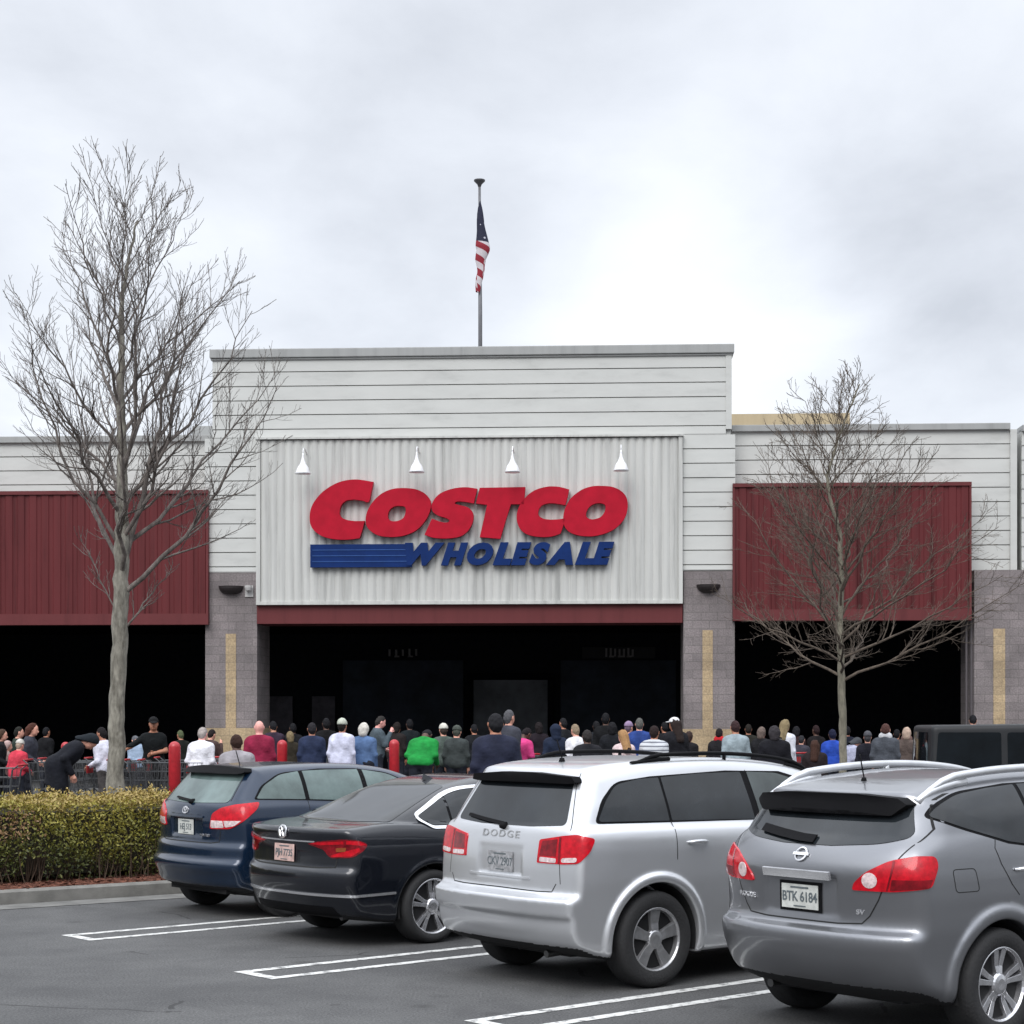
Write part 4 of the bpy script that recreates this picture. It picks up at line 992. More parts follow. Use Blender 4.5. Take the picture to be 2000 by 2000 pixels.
def build_hedge(K0, KU, KR):
    root = empty('hedge', K0-KU*2.0-KR*1.5); tag(root, 'long clipped box hedge with yellow green top in a mulched bed, beside the blue hatchback', 'hedge')
    o = Vector(root.location); inv = lambda p: p-o
    u0, u1, w0, w1, z0, z1 = -7.5, .95, .84, 2.5, .15, 1.05
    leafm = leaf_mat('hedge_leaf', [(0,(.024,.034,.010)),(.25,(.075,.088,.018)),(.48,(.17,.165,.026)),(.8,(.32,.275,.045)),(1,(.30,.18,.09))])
    corem = mat('hedge_core', (.010,.010,.006), .95, col2=(.030,.024,.015), scale=30)
    mb = MB(); c = [K0+KU*u-KR*w for u in (u0+.1, u1-.16) for w in (w0+.36, w1-.14)]
    c = [inv(p) for p in c]
    zb, zt = z0+.04, z1-.14
    mb.add([(p.x,p.y,z) for z in (zb, zt) for p in (c[0],c[2],c[3],c[1])], [(3,2,1,0),(4,5,6,7),(0,1,5,4),(1,2,6,5),(2,3,7,6),(3,0,4,7)])
    mb.build('dark_core', corem, root)  # solid near-black block added inside so gaps between leaves stay dark
    n = 80000; r = np.random.default_rng(3)
    # sample on the surface
    Lu, Lw, Lz = u1-u0, w1-w0, z1-z0
    areas = np.array([Lu*Lw*1.0, Lu*Lz*1.3, Lu*Lz*.25, Lw*Lz*1.0]); k = r.choice(4, n, p=areas/areas.sum())
    a, b = r.random(n), r.random(n); dep = np.abs(r.normal(0, .035, n))
    u = np.where(k == 3, u1-dep, u0+a*Lu); w = np.select([k == 0, k == 1, k == 2, k == 3], [w0+b*Lw, w0+dep, w1-dep, w0+b*Lw])
    z = np.select([k == 0, k == 3], [z1-dep, z0+a*Lz], z0+b*Lz)
    lump = .06*np.sin(u*2.6+1)*np.cos(w*2.7+z*2)+.045*np.sin(u*6.3+z*5)+.035*np.sin(u*14+w*9+z*11)
    shag = np.where(r.random(n) < .10, r.uniform(0,.10,n), 0)
    z = np.where(k == 0, z+lump*.6+shag, z); w = np.where(k == 1, w-lump-.5*np.maximum(z-z0-.5,0)*.0, w); w = np.where((k == 1), w+.10*np.clip((.38-(z-z0))/.38,0,1), w)
    keep = ~((z-z0 < .16) & (r.random(n) < .6)); keep &= ~((np.sin(u*4.3)+np.sin(u*9.7+2) > 1.1) & (z-z0 < .28))
    u, w, z, k = u[keep], w[keep], z[keep], k[keep]; n = len(u)
    P = np.array(K0)[None]+u[:,None]*np.array(KU)-w[:,None]*np.array(KR); P[:,2] += z; P -= np.array(o)
    d1 = r.normal(size=(n,3)); d1 /= np.linalg.norm(d1, axis=1)[:,None]; d2 = np.cross(d1, r.normal(size=(n,3))); d2 /= np.linalg.norm(d2, axis=1)[:,None]
    s = r.uniform(.008,.024,n)[:,None]
    V = np.stack([P-d1*s*1.3, P+d2*s*.6, P+d1*s*1.3, P-d2*s*.6], 1).reshape(-1,3)
    me = mesh_np('leaves', V, np.arange(4*n).reshape(-1,4))
    hz = (z-z0)/Lz
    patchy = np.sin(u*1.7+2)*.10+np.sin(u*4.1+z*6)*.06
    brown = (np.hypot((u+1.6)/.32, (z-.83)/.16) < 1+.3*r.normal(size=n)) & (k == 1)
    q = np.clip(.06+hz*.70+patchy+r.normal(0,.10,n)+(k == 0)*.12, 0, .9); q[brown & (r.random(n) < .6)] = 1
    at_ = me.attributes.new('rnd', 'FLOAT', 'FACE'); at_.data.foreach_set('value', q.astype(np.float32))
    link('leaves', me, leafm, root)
    tw = MB(); rr = random.Random(5)
    for _ in range(420):
        uu = rr.uniform(u0, u1); ww = rr.uniform(w0+.05, w0+.4); p = inv(K0+KU*uu-KR*ww)
        q_ = inv(K0+KU*(uu+rr.uniform(-.12,.12))-KR*(w0+rr.uniform(.02,.15)))
        tw.tube([(p.x,p.y,.13),((p.x+q_.x)/2,(p.y+q_.y)/2,.28),(q_.x,q_.y,rr.uniform(.4,.7))], [.007,.005,.003], 4, caps=False)
    tw.build('stems', mat('hedge_stem', (.07,.045,.03), .9), root)

# ---------------------------------------------------------------- bare trees
def tree(name, label, base, top_z, trunk_pts, env, n_prim, z_first, seed, bark, twigm, r0, asym=None, spread=1.0, sec=12, droop=0.0, tw_dense=1.0, low=None):
    rr = random.Random(seed); root = empty(name, base); tag(root, label, 'tree', 'bare trees in front of the store')
    mb = MB(); n = len(trunk_pts)
    dense = []; 
    for i in range(n-1):
        a = Vector(trunk_pts[i][:3]); b = Vector(trunk_pts[i+1][:3])
        for k in range(6):
            t = k/6; dense.append((a.lerp(b, t), trunk_pts[i][3]*(1-t)+trunk_pts[i+1][3]*t))
    dense.append((Vector(trunk_pts[-1][:3]), trunk_pts[-1][3]))
    mb.tube([p+Vector((rr.uniform(-.012,.012), rr.uniform(-.012,.012), 0)) for p, _ in dense], [r*rr.uniform(.93,1.07) for _, r in dense], 12)
    mb.build('trunk', bark, root, smooth=True)
    br = MB(); tg = MB()
    def at_z(z):
        for (a, ra), (b, rb) in zip(dense[:-1], dense[1:]):
            if a.z <= z <= b.z: t = (z-a.z)/max(b.z-a.z, 1e-6); return a.lerp(b, t), ra*(1-t)+rb*t
        return dense[-1][0], dense[-1][1]
    def bez(a, c, b, k, wob):
        out = []
        for i in range(k+1):
            t = i/k; p = a*(1-t)**2+c*2*t*(1-t)+b*t*t
            if 0 < i: p = p+Vector((rr.gauss(0, wob), rr.gauss(0, wob), rr.gauss(0, wob*.6)))
            out.append(p)
        return out
    def width(z): return np.interp(z, [e[0] for e in env], [e[1] for e in env])
    def clampz(p):
        w = max(width(p.z), .02); cx = np.interp(p.z, [e[0] for e in env], [e[2] if len(e) > 2 else 0 for e in env])
        d = math.hypot(p.x-cx, p.y*.85)
        return d/w
    def grow(a, d, L, r, lvl):
        """a straight-ish shoot bending upwards, with side shoots"""
        if L < .06: return
        upb = Vector((0,0,1)); k = {1: 9, 2: 6, 3: 4, 4: 3}[lvl]
        c = a+d*L*.5; e = a+(d*.80+upb*{1:.16,2:.18,3:.22,4:.2}[lvl]*(1 if droop == 0 else .45)+Vector((rr.gauss(0,.10), rr.gauss(0,.10), rr.gauss(0,.06)))).normalized()*L
        for _ in range(6):
            if clampz(e) > rr.uniform(.93, 1.08) and L > .1:
                L *= .86; c = a+(c-a)*.86; e = a+(e-a)*.86
            else: break
        pts = bez(a, c, e, k, L*.012)
        tip = {1:.0048,2:.0034,3:.0024,4:.0019}[lvl]
        rs = [max(r*(1-.9*(i/k))**1.0, tip) for i in range(k+1)]
        (br if lvl <= 2 else tg).tube(pts, rs, 6 if lvl == 1 else (5 if lvl == 2 else 3), caps=False)
        if lvl == 4: return
        cnt = {1: sec, 2: 8, 3: int(4*tw_dense)}[lvl]; cnt = max(2, int(cnt*min(1.15, .35+L/{1:2.2,2:1.1,3:.55}[lvl])))
        side = rr.choice((-1, 1))
        for j in range(cnt):
            t = (.18 if lvl == 1 else .12)+(.86)*(j+rr.random()*.8)/cnt
            if t > .985: t = .985
            i = min(int(t*k), k-1); f_ = t*k-i; p = pts[i].lerp(pts[i+1], f_); dd = (pts[i+1]-pts[i]).normalized()
            ax = dd.orthogonal().normalized(); ax.rotate(Matrix.Rotation(rr.uniform(0, 6.283), 3, dd))
            ang = R(rr.uniform(24, 52)); nd = (dd*math.cos(ang)+ax*math.sin(ang)*1.0).normalized()
            nd = (nd+upb*(.13 if droop == 0 else .05)).normalized()
            grow(p, nd, L*(1-t*.62)*rr.uniform(.26,.52), max(rs[i]*.52, tip*.8), lvl+1)
    z1 = dense[-1][0].z
    for i in range(n_prim):
        t = (i+rr.random()*.7)/n_prim; z = z_first+(z1-z_first)*t**1.05
        p, r = at_z(z); az = i*2.399+rr.uniform(-.3,.3)
        el = R(rr.uniform(34,56)*(1-.42*t)) if droop == 0 else R(rr.uniform(32,72)*(1-.55*t))
        d = Vector((math.cos(az)*math.sin(el)*spread, math.sin(az)*math.sin(el)*spread, math.cos(el))).normalized()
        # length until the crown's outline is reached
        L = .4
        while L < 6.5:
            q = p+(d*.75+Vector((0,0,.35)))*L
            if clampz(q) > 1.0 or q.z > env[-1][0]: break
            L += .12
        L = min(L, top_z-p.z)*rr.uniform(.82,1.02)
        grow(p, d, max(L, .5), max(min(r*.45, .007+.0075*L), .008), 1)
    if low:
        for (z, az, el, L, r) in low:
            p, rt = at_z(z); d = Vector((math.cos(az)*math.sin(el), math.sin(az)*math.sin(el), math.cos(el)))
            grow(p, d, L, r, 1)
    crown = link('crown', tg.mesh('crown', fix=False), twigm, root)
    b = link('branches', br.mesh('branches', fix=False), twigm, crown, smooth=True)
    return root
def bark_mat(name, c1, c2, scale=14):
    return mat(name, c1, .9, col2=c2, scale=scale, bump=.8, bscale=30, stretch=(1,1,.35))
def build_trees():
    bark = bark_mat('grey_bark', (.10,.092,.075), (.28,.265,.225)); tw = bark_mat('twig_bark', (.075,.064,.058), (.19,.165,.150))
    p = 150.; Y = F/p; X0 = (228-1000)/p
    def L_(px, py): return ((px-228)/p, 0.0, H+(1405-py)/p)
    def e_(py, l, r): return (H+(1405-py)/p, (r-l)/2/p, ((r+l)/2-228)/p)
    tp = [(*L_(228,1700)[:3],.115)]+[(*L_(x,y),w/2/p) for x, y, w in ((226,1500,33),(229,1380,29),(233,1260,30),(236,1150,30),(238,1040,27),(240,950,22),(238,850,18),(236,760,15),(238,680,12),(236,620,9),(242,560,7),(255,490,5),(268,430,4))]
    tp[0] = (tp[0][0], 0, .1, .13)
    env = [e_(1180,190,300),e_(1080,60,380),e_(1000,-30,500),e_(900,-60,560),e_(820,-50,580),e_(740,-35,585),e_(680,-10,560),e_(600,15,535),e_(520,50,500),e_(450,80,470),e_(400,100,435),e_(340,120,370),e_(290,140,300),e_(255,215,235)]
    tree('bare_tree', 'tall bare grey barked tree behind the hedge, left of the store sign', (X0, Y, 0), 9.6, tp, env, 30, H+(1405-1170)/p, 11, bark, tw, .11,
         sec=16, tw_dense=1.5, low=[(H+(1405-1240)/p, R(8), R(38), 1.2, .020), (H+(1405-1150)/p, R(12), R(17), 3.9, .050), (H+(1405-1200)/p, R(175), R(30), 1.2, .013)])
    p = 115.; Y = F/p; gz = ground_z(Y)
    bark2 = bark_mat('olive_bark', (.13,.12,.09), (.24,.22,.17)); tw2 = bark_mat('twig_bark_light', (.065,.050,.040), (.14,.110,.085))
    def L2(px, py): return ((px-1645)/p, 0.0, H+(1405-py)/p-gz)
    def e2(py, l, r): return (H+(1405-py)/p-gz, (r-l)/2/p, ((r+l)/2-1645)/p)
    tp = [(0,0,0,.075)]+[(*L2(x,y),w/2/p) for x, y, w in ((1647,1500,15),(1645,1400,15),(1643,1320,14),(1641,1220,12),(1644,1120,10),(1640,1040,8),(1622,980,7),(1615,930,6),(1630,880,5),(1650,820,4),(1680,750,3))]
    env = [e2(1370,1440,1890),e2(1330,1420,1910),e2(1250,1400,1930),e2(1150,1385,1985),e2(1050,1385,2000),e2(980,1395,1960),e2(900,1470,1860),e2(850,1490,1780),e2(790,1500,1730),e2(740,1545,1712),e2(700,1650,1710)]
    tree('bare_tree', 'bare slender spreading tree standing before the right red panel', ((1645-1000)/p, Y, gz), 8.1, tp, env, 58, H+(1405-1335)/p-gz, 23, bark2, tw2, .07,
         sec=14, droop=1, spread=1.35, tw_dense=1.4)

# ---------------------------------------------------------------- store
ANG = R(-3.0); D0 = 43.75
def bt(px, by=0):
    ca, sa = math.cos(ANG), math.sin(ANG); q = (px-1000)/F
    # X = t*ca - by*sa ; Y = D0 + t*sa + by*ca ; X = q*Y
    return (q*(D0+by*ca)+by*sa)/(ca-q*sa)
def bz(px, py, by=0):
    t = bt(px, by); Y = D0+t*math.sin(ANG)+by*math.cos(ANG); return H+(1405-py)*Y/F
def cmu_mat(name, c1, c2, mort, sx=.4, sz=.2):
    m = bpy.data.materials.new(name); m.use_nodes = True; nt = m.node_tree; N = nt.nodes; L = nt.links; b = N['Principled BSDF']
    tc = N.new('ShaderNodeTexCoord'); sp = N.new('ShaderNodeSeparateXYZ'); L.new(tc.outputs['Object'], sp.inputs[0])
    ad = N.new('ShaderNodeMath'); ad.operation = 'ADD'; L.new(sp.outputs[0], ad.inputs[0]); L.new(sp.outputs[1], ad.inputs[1])
    cb = N.new('ShaderNodeCombineXYZ'); L.new(ad.outputs[0], cb.inputs[0]); L.new(sp.outputs[2], cb.inputs[1])
    br = N.new('ShaderNodeTexBrick'); L.new(cb.outputs[0], br.inputs[0]); br.inputs['Scale'].default_value = 1
    br.inputs['Brick Width'].default_value = sx; br.inputs['Row Height'].default_value = sz; br.inputs['Mortar Size'].default_value = .010; br.inputs['Mortar Smooth'].default_value = .3
    br.inputs['Color1'].default_value = (*c1,1); br.inputs['Color2'].default_value = (*c2,1); br.inputs['Mortar'].default_value = (*mort,1)
    n = N.new('ShaderNodeTexNoise'); n.inputs['Scale'].default_value = 26; n.inputs['Detail'].default_value = 6; L.new(tc.outputs['Object'], n.inputs[0])
    n2 = N.new('ShaderNodeTexNoise'); n2.inputs['Scale'].default_value = 1.3; n2.inputs['Detail'].default_value = 5; L.new(tc.outputs['Object'], n2.inputs[0])
    ml = N.new('ShaderNodeMath'); ml.operation = 'MULTIPLY'; L.new(n.outputs[0], ml.inputs[0]); L.new(n2.outputs[0], ml.inputs[1])
    mr = N.new('ShaderNodeMapRange'); L.new(ml.outputs[0], mr.inputs[0]); mr.inputs[1].default_value = .1; mr.inputs[2].default_value = .45; mr.inputs[3].default_value = .65; mr.inputs[4].default_value = 1.35
    hs = N.new('ShaderNodeHueSaturation'); L.new(mr.outputs[0], hs.inputs['Value']); L.new(br.outputs[0], hs.inputs['Color']); L.new(hs.outputs[0], b.inputs['Base Color'])
    b.inputs['Roughness'].default_value = .9
    bp = N.new('ShaderNodeBump'); bp.inputs['Strength'].default_value = .6; bp.inputs['Distance'].default_value = .015; L.new(n.outputs[0], bp.inputs['Height']); L.new(bp.outputs[0], b.inputs['Normal'])
    return m
def weathered(name, c, streak=.12, rough=.5, sc=(1.6,1.6,.12)):
    m = bpy.data.materials.new(name); m.use_nodes = True; nt = m.node_tree; N = nt.nodes; L = nt.links; b = N['Principled BSDF']
    tc = N.new('ShaderNodeTexCoord'); mp = N.new('ShaderNodeMapping'); mp.inputs['Scale'].default_value = sc; L.new(tc.outputs['Object'], mp.inputs[0])
    n = N.new('ShaderNodeTexNoise'); n.inputs['Scale'].default_value = 2.2; n.inputs['Detail'].default_value = 8; n.inputs['Roughness'].default_value = .65; L.new(mp.outputs[0], n.inputs[0])
    r = N.new('ShaderNodeValToRGB'); L.new(n.outputs[0], r.inputs[0]); e = r.color_ramp.elements; c = np.array(c)
    e[0].position = .30; e[0].color = (*(c*(1-streak*1.6)),1); e[1].position = .62; e[1].color = (*np.clip(c*(1+streak*.35),0,1),1)
    q = e.new(.45); q.color = (*(c*(1-streak*.25)),1)
    L.new(r.outputs[0], b.inputs['Base Color']); b.inputs['Roughness'].default_value = rough; b.inputs['Specular IOR Level'].default_value = .2
    return m
def siding(mb, x0, x1, z0, z1, by, pitch=.352, ztop=None):
    """horizontal metal panels: flat courses with a reveal groove between them"""
    z = z1; first = True
    prof = []
    k = int(math.ceil((z1-z0)/pitch))
    for i in range(k):
        a = z1-i*pitch; b_ = max(z1-(i+1)*pitch, z0)
        mb.add([(x0,by,a),(x1,by,a),(x1,by-.010,b_+.022),(x0,by-.010,b_+.022)], [(0,3,2,1)])
        if b_ > z0+1e-6:
            mb.add([(x0,by-.010,b_+.022),(x1,by-.010,b_+.022),(x1,by+.055,b_+.022),(x0,by+.055,b_+.022)], [(0,3,2,1)])
            mb.add([(x0,by+.055,b_+.022),(x1,by+.055,b_+.022),(x1,by+.055,b_),(x0,by+.055,b_)], [(0,3,2,1)])
            mb.add([(x0,by+.055,b_),(x1,by+.055,b_),(x1,by,b_),(x0,by,b_)], [(0,3,2,1)])
        else:
            mb.add([(x0,by-.010,b_+.022),(x1,by-.010,b_+.022),(x1,by,z0),(x0,by,z0)], [(0,3,2,1)])
def corrugated(mb, x0, x1, z0, z1, by, pitch, amp, kind='sine', n=10):
    cnt = max(1, int(round((x1-x0)/pitch))); pitch = (x1-x0)/cnt
    xs = []; ys = []
    for i in range(cnt):
        if kind == 'sine':
            for k in range(n):
                xs.append(x0+(i+k/n)*pitch); ys.append(by-amp*abs(math.sin(math.pi*k/n)))
        else:
            for f_, v in ((0,0),(.30,0),(.38,-1),(.92,-1)):
                xs.append(x0+(i+f_)*pitch); ys.append(by+amp*v)
    xs.append(x1); ys.append(by)
    m = len(xs); vs = [(x,y,z0) for x, y in zip(xs, ys)]+[(x,y,z1) for x, y in zip(xs, ys)]
    mb.add(vs, [(i, i+1, i+1+m, i+m) for i in range(m-1)])
    # shallow closed top and bottom edge
    vs = []
    for z in (z0, z1):
        for x, y in zip(xs, ys): vs += [(x,y,z),(x,by+.03,z)]
    for h_ in (0, 2*m):
        pass
    mb.add(vs, [(h_+2*i, h_+2*i+2, h_+2*i+3, h_+2*i+1) for h_ in (0, 2*m) for i in range(m-1)])
def build_store():
    root = empty('store_building', (0, D0, 0), ANG)
    tag(root, 'large warehouse store with grey metal siding, brick piers and dark entrance', 'store')
    sidm = weathered('siding_white', (.53,.535,.515), .09, .45, (.35,.35,1.2)); copm = weathered('coping_metal', (.33,.335,.33), .12, .4)
    pann = weathered('sign_panel_metal', (.52,.522,.50), .20, .45, (2.2,2.2,.10))
    redm = weathered('red_metal', (.105,.020,.022), .34, .45, (1.8,1.8,.10)); redt = weathered('red_trim', (.125,.030,.032), .12, .5)
    cmu = cmu_mat('block_pier', (.225,.195,.195), (.185,.162,.162), (.15,.135,.13)); tanm = cmu_mat('tan_block', (.44,.33,.20), (.37,.28,.175), (.32,.25,.16))
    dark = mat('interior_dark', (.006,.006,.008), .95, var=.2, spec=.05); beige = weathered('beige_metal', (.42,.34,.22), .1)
    g = .28
    def P(nm, mb, m, **k): return mb.build(nm, m, root, **k)
    ztop = bz(1000,677); zstep = bz(1429,838)
    xl, xr = bt(415), bt(1429)
    # central raised front: masses behind the cladding
    mb = MB(); mb.box((xl+.02,.06,zstep-.3),(xr-.02,3.0,ztop-.05)); P('raised_front', mb, sidm)
    mb = MB(); siding(mb, xl+.0, xr-.14, bz(1000,852), ztop-.22, 0); P('siding', mb, sidm)
    mb = MB(); mb.box((xr-.14,-.03,zstep),(xr,.25,ztop-.22)); P('corner_trim', mb, sidm)
    mb = MB(); mb.box((xl-.06,-.09,ztop-.22),(xr+.06,3.1,ztop)); mb.box((xl-.04,-.05,ztop-.27),(xr+.04,.10,ztop-.222)); P('coping', mb, copm, bevel=.02)
    # side columns of siding from step height to the piers
    zp = bz(460,1118)
    for a, b_ in ((bt(400), bt(502)), (bt(1334), bt(1436))):
        mb = MB(); siding(mb, a, b_, zp, bz(1000,852), 0); P('siding', mb, sidm)
        mb = MB(); mb.box((a+.02,.06,zp),(b_-.02,1.6,bz(1000,852))); P('column_core', mb, sidm)
    # sign panel with scalloped top edge
    x0, x1 = bt(502), bt(1333); zb, zt = bz(1000,1178), bz(1000,856)
    mb = MB(); corrugated(mb, x0+.10, x1-.10, zb+.05, zt-.02, -.07, .205, .038); P('sign_panel', mb, pann, smooth=False)
    mb = MB(); mb.box((x0,-.135,zb),(x0+.10,.2,zt)); mb.box((x1-.10,-.135,zb),(x1,.2,zt)); mb.box((x0,-.14,zb-.03),(x1,.2,zb+.05)); P('panel_trim', mb, pann)
    mb = MB(); mb.box((x0-.02,-.17,zt),(x1+.02,.1,zt+.045)); P('panel_flashing', mb, pann)
    mb = MB(); mb.box((x0+.1,.0,zb+.05),(x1-.1,.05,zt)); P('panel_back', mb, dark)
    # red fascia under the panel
    zf = bz(1000,1217); mb = MB(); mb.box((x0,-.02,zf),(x1,1.2,zb-.035)); P('fascia', mb, redt); 
    # wings
    zw = bz(1700,829,.6)
    def wing(a, b_, top):
        mb = MB(); siding(mb, a, b_, zp, top-.16, .6); P('siding', mb, sidm)
        mb = MB(); mb.box((a,.66,zp),(b_,3.,top-.1)); P('wing_wall', mb, sidm)
        mb = MB(); mb.box((a,.50,top-.16),(b_,3.1,top)); P('coping', mb, copm, bevel=.015)
    wing(bt(1429,.6)+.0, bt(1972,.6), zw)
    mb = MB(); mb.box((bt(1972,.6),.52,zp),(bt(1985,.6),1.0,zw-.16)); P('corner_trim', mb, sidm)
    wing(bt(-500,.6), bt(415,.6)-.0, bz(200,852,.6))
    wing(bt(1986,.9)+.05, bt(2600,.9), zw-.05)
    # setback parapet in beige and its left counterpart
    mb = MB(); siding(mb, bt(1400,6), bt(1660,6), zw-1, bz(1500,808,6), 6.0); mb.box((bt(1400,6),6.06,zw-1),(bt(1660,6),9,bz(1500,808,6))); P('setback_parapet', mb, beige)
    mb = MB(); mb.box((bt(375,6),6,zw-1),(bt(420,6),9,bz(400,832,6))); P('rooftop_unit', mb, copm)
    # roof
    mb = MB(); mb.box((bt(-500),3.2,zw-.9),(bt(2600),60,zw-.6)); P('roof', mb, copm)
    # red panels over the side bays
    def awning(a, b_, top, bot, by):
        zt_ = bz((a+b_)/2, top, by); zb_ = bz((a+b_)/2, bot, by); ztm = zb_+.27
        A, B = bt(a, by), bt(b_, by)
        mb = MB(); corrugated(mb, A+.05, B-.05, ztm, zt_-.09, by, .30, .022, 'box'); P('red_panel', mb, redm)
        mb = MB(); mb.box((A,by-.05,zb_),(B,by+.3,ztm)); mb.box((A,by-.06,zt_-.09),(B,by+.3,zt_)); mb.box((A,by-.045,ztm),(A+.05,by+.3,zt_-.09)); mb.box((B-.05,by-.045,ztm),(B,by+.3,zt_-.09)); P('panel_frame', mb, redt)
        mb = MB(); mb.box((A+.03,by+.05,zb_+.02),(B-.03,by+.5,zt_-.02)); P('panel_core', mb, redt)
    awning(-420, 407, 960, 1221, -.12); awning(1431, 1897, 943, 1212, -.12)
    # block piers with tan inset stripe and tan base
    def pier(a, b_, s0, s1, ptop, stop, by=0, base=1424, dep=1.65):
        A, B = bt(a, by), bt(b_, by); zt_ = bz((a+b_)/2, ptop, by)
        zbse = bz(a, base, by)
        mb = MB(); mb.box((A,by+.0,zbse),(B,by+dep,zt_)); o = P('pier', mb, cmu)
        mb = MB(); S0, S1 = bt(s0, by), bt(s1, by); mb.box((S0,by-.012,zbse),(S1,by+.1,bz(a, stop, by))); mb.box((A-.04,by-.05,.1),(B+.04,by+dep+.04,zbse-.001))
        link('tan_stripe', mb.mesh('tan_stripe'), tanm, o)
    pier(401, 502, 441, 461, 1118, 1238, base=1422); pier(1335, 1435, 1372, 1392, 1115, 1231, base=1424); pier(1903, 2010, 1940, 1963, 1113, 1228)
    pier(-330, -230, -300, -280, 1118, 1238)
    # wall lamps (dark half bowls) on the piers
    for a, b_, y0 in ((427, 476, 1145), (1360, 1407, 1142)):
        A, B = bt(a), bt(b_); c = (A+B)/2; hw = (B-A)/2; z = bz(a, y0); mb = MB()
        vs = []; fs = []; n = 12
        for j in range(6):
            ph = j/5*math.pi/2
            for i in range(n+1):
                th = math.pi*i/n; vs.append((c-math.cos(th)*hw*math.cos(ph)**.7, -.002-math.sin(th)*.24*math.cos(ph)**.7, z-math.sin(ph)*.20))
        for j in range(5):
            for i in range(n): q = j*(n+1)+i; fs.append((q, q+1, q+n+2, q+n+1))
        mb.add(vs, fs); mb.add(vs[:n+1], [tuple(range(n+1))])
        P('wall_lamp', mb, mat('lamp_bronze', (.02,.015,.015), .5))
    mb = MB(); c = bt(487); z = bz(487,1150); mb.box((c-.10,-.03,z-.20),(c+.10,-.001,z+.08)); mb.lathe([(0,-.08),(.07,-.05),(.09,.02),(.09,.07),(0,.08)], 14, 'z', o=(c,-.13,z)); P('security_camera', mb, mat('camera_white', (.45,.44,.43), .5), smooth=False)
    # downpipe beside the right pier
    mb = MB(); c = bt(1897,.3)
    mb.tube([(c,.22,bz(1897,1212,.2)),(c,.22,.3)], .05, 10); mb.tube([(c-.13,.22,bz(1897,1212,.2)),(c-.13,.22,.3)], .03, 8); P('downpipe', mb, mat('pipe_grey', (.09,.08,.085), .5))
    # white gooseneck sign lamps
    wl = mat('lamp_white', (.80,.80,.82), .35)
    for px, py in ((592,926),(814,923),(1001,923),(1213,920)):
        c = bt(px,-.6); zb2 = bz(px, py, -.6)
        mb = MB()
        mb.lathe([(.185,0),(.18,.03),(.13,.16),(.075,.24),(.040,.34),(.022,.44),(.016,.50),(0,.50)], 20, 'z', o=(c,-.62,zb2))
        mb.tube([(c,-.62,zb2+.47),(c,-.60,zb2+.58),(c,-.5,zb2+.64),(c,-.3,zb2+.64),(c,-.10,zb2+.56)], .014, 8)
        o = P('sign_lamp', mb, wl, smooth=True)
    # dark interior: ceiling, back wall, sides, floor
    zc = zf-.02; xi0, xi1 = bt(-420), bt(2300)
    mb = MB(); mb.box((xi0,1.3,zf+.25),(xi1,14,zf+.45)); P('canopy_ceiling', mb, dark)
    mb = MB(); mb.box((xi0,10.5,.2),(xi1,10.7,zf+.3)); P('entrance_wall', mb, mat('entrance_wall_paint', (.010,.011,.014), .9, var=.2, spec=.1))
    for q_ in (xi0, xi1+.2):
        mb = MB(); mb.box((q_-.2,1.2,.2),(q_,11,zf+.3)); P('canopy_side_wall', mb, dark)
    # returns behind the red panels so that the bays read as deep openings
    # entrance details: shutter, doors, sign plates
    def R2(px0, py0, px1, py1, by=10.45):
        return bt(px0,by), bt(px1,by), bz(px0,py1,by), bz(px0,py0,by)
    A,B,z0,z1 = R2(925,1328,1070,1500)
    mb = MB(); n = 22
    for i in range(n):
        za = z0+(z1-z0)*i/n; zb_ = z0+(z1-z0)*(i+1)/n; mb.box((A,10.36,za+.01),(B,10.42,zb_-.012)); mb.box((A,10.40,zb_-.012),(B,10.42,zb_+.01))
    P('roller_shutter', mb, mat('shutter_metal', (.12,.13,.145), .6, var=.3, scale=1.2, spec=.2))
    mb = MB(); mb.box((A-.18,10.3,.2),(A,10.45,z1+.2)); mb.box((B,10.3,.2),(B+.18,10.45,z1+.2)); mb.box((A,10.3,z1),(B,10.45,z1+.2)); P('shutter_frame', mb, dark)
    for px0, px1 in ((525,572),(610,655)):
        A,B,z0,z1 = R2(px0,1360,px1,1500); mb = MB(); mb.box((A,10.38,.3),(B,10.44,z1)); P('glass_door', mb, mat('door_panel', (.08,.075,.09), .6, var=.4, scale=2, spec=.2))
    for px0, px1 in ((670,905),(1095,1320)):
        A,B,z0,z1 = R2(px0,1290,px1,1500); mb = MB(); mb.box((A,10.40,.3),(B,10.44,z1)); P('sliding_door', mb, mat('door_glass_dark', (.018,.024,.036), .5, var=.4, scale=1.5, spec=.15))
    faint = mat('faint_letters', (.16,.15,.15), .6)
    for px0, px1, nn in ((755,820,5),(1180,1240,7)):
        A,B,z0,z1 = R2(px0,1266,px1,1284); mb = MB(); rr = random.Random(nn)
        for i in range(nn):
            x = A+(B-A)*(i+.5)/nn; mb.box((x-.03,10.34,z0+rr.uniform(0,.05)),(x+.03,10.40,z1-rr.uniform(0,.05)))
            if i % 2: mb.box((x-.05,10.34,z0),(x+.10,10.40,z0+.05))
        P('entrance_lettering', mb, faint)
    A,B,z0,z1 = R2(1137,1264,1280,1286); mb = MB(); mb.box((A,10.41,z0),(B,10.445,z1)); P('entrance_sign', mb, mat('sign_plate_dark', (.02,.02,.022), .6, spec=.2))
    # store floor slab
    mb = MB(); mb.box((xi0,-.6,.20),(xi1,14,.30)); P('floor_slab', mb, mat('slab_concrete', (.10,.10,.10), .9, var=.2))
    return root

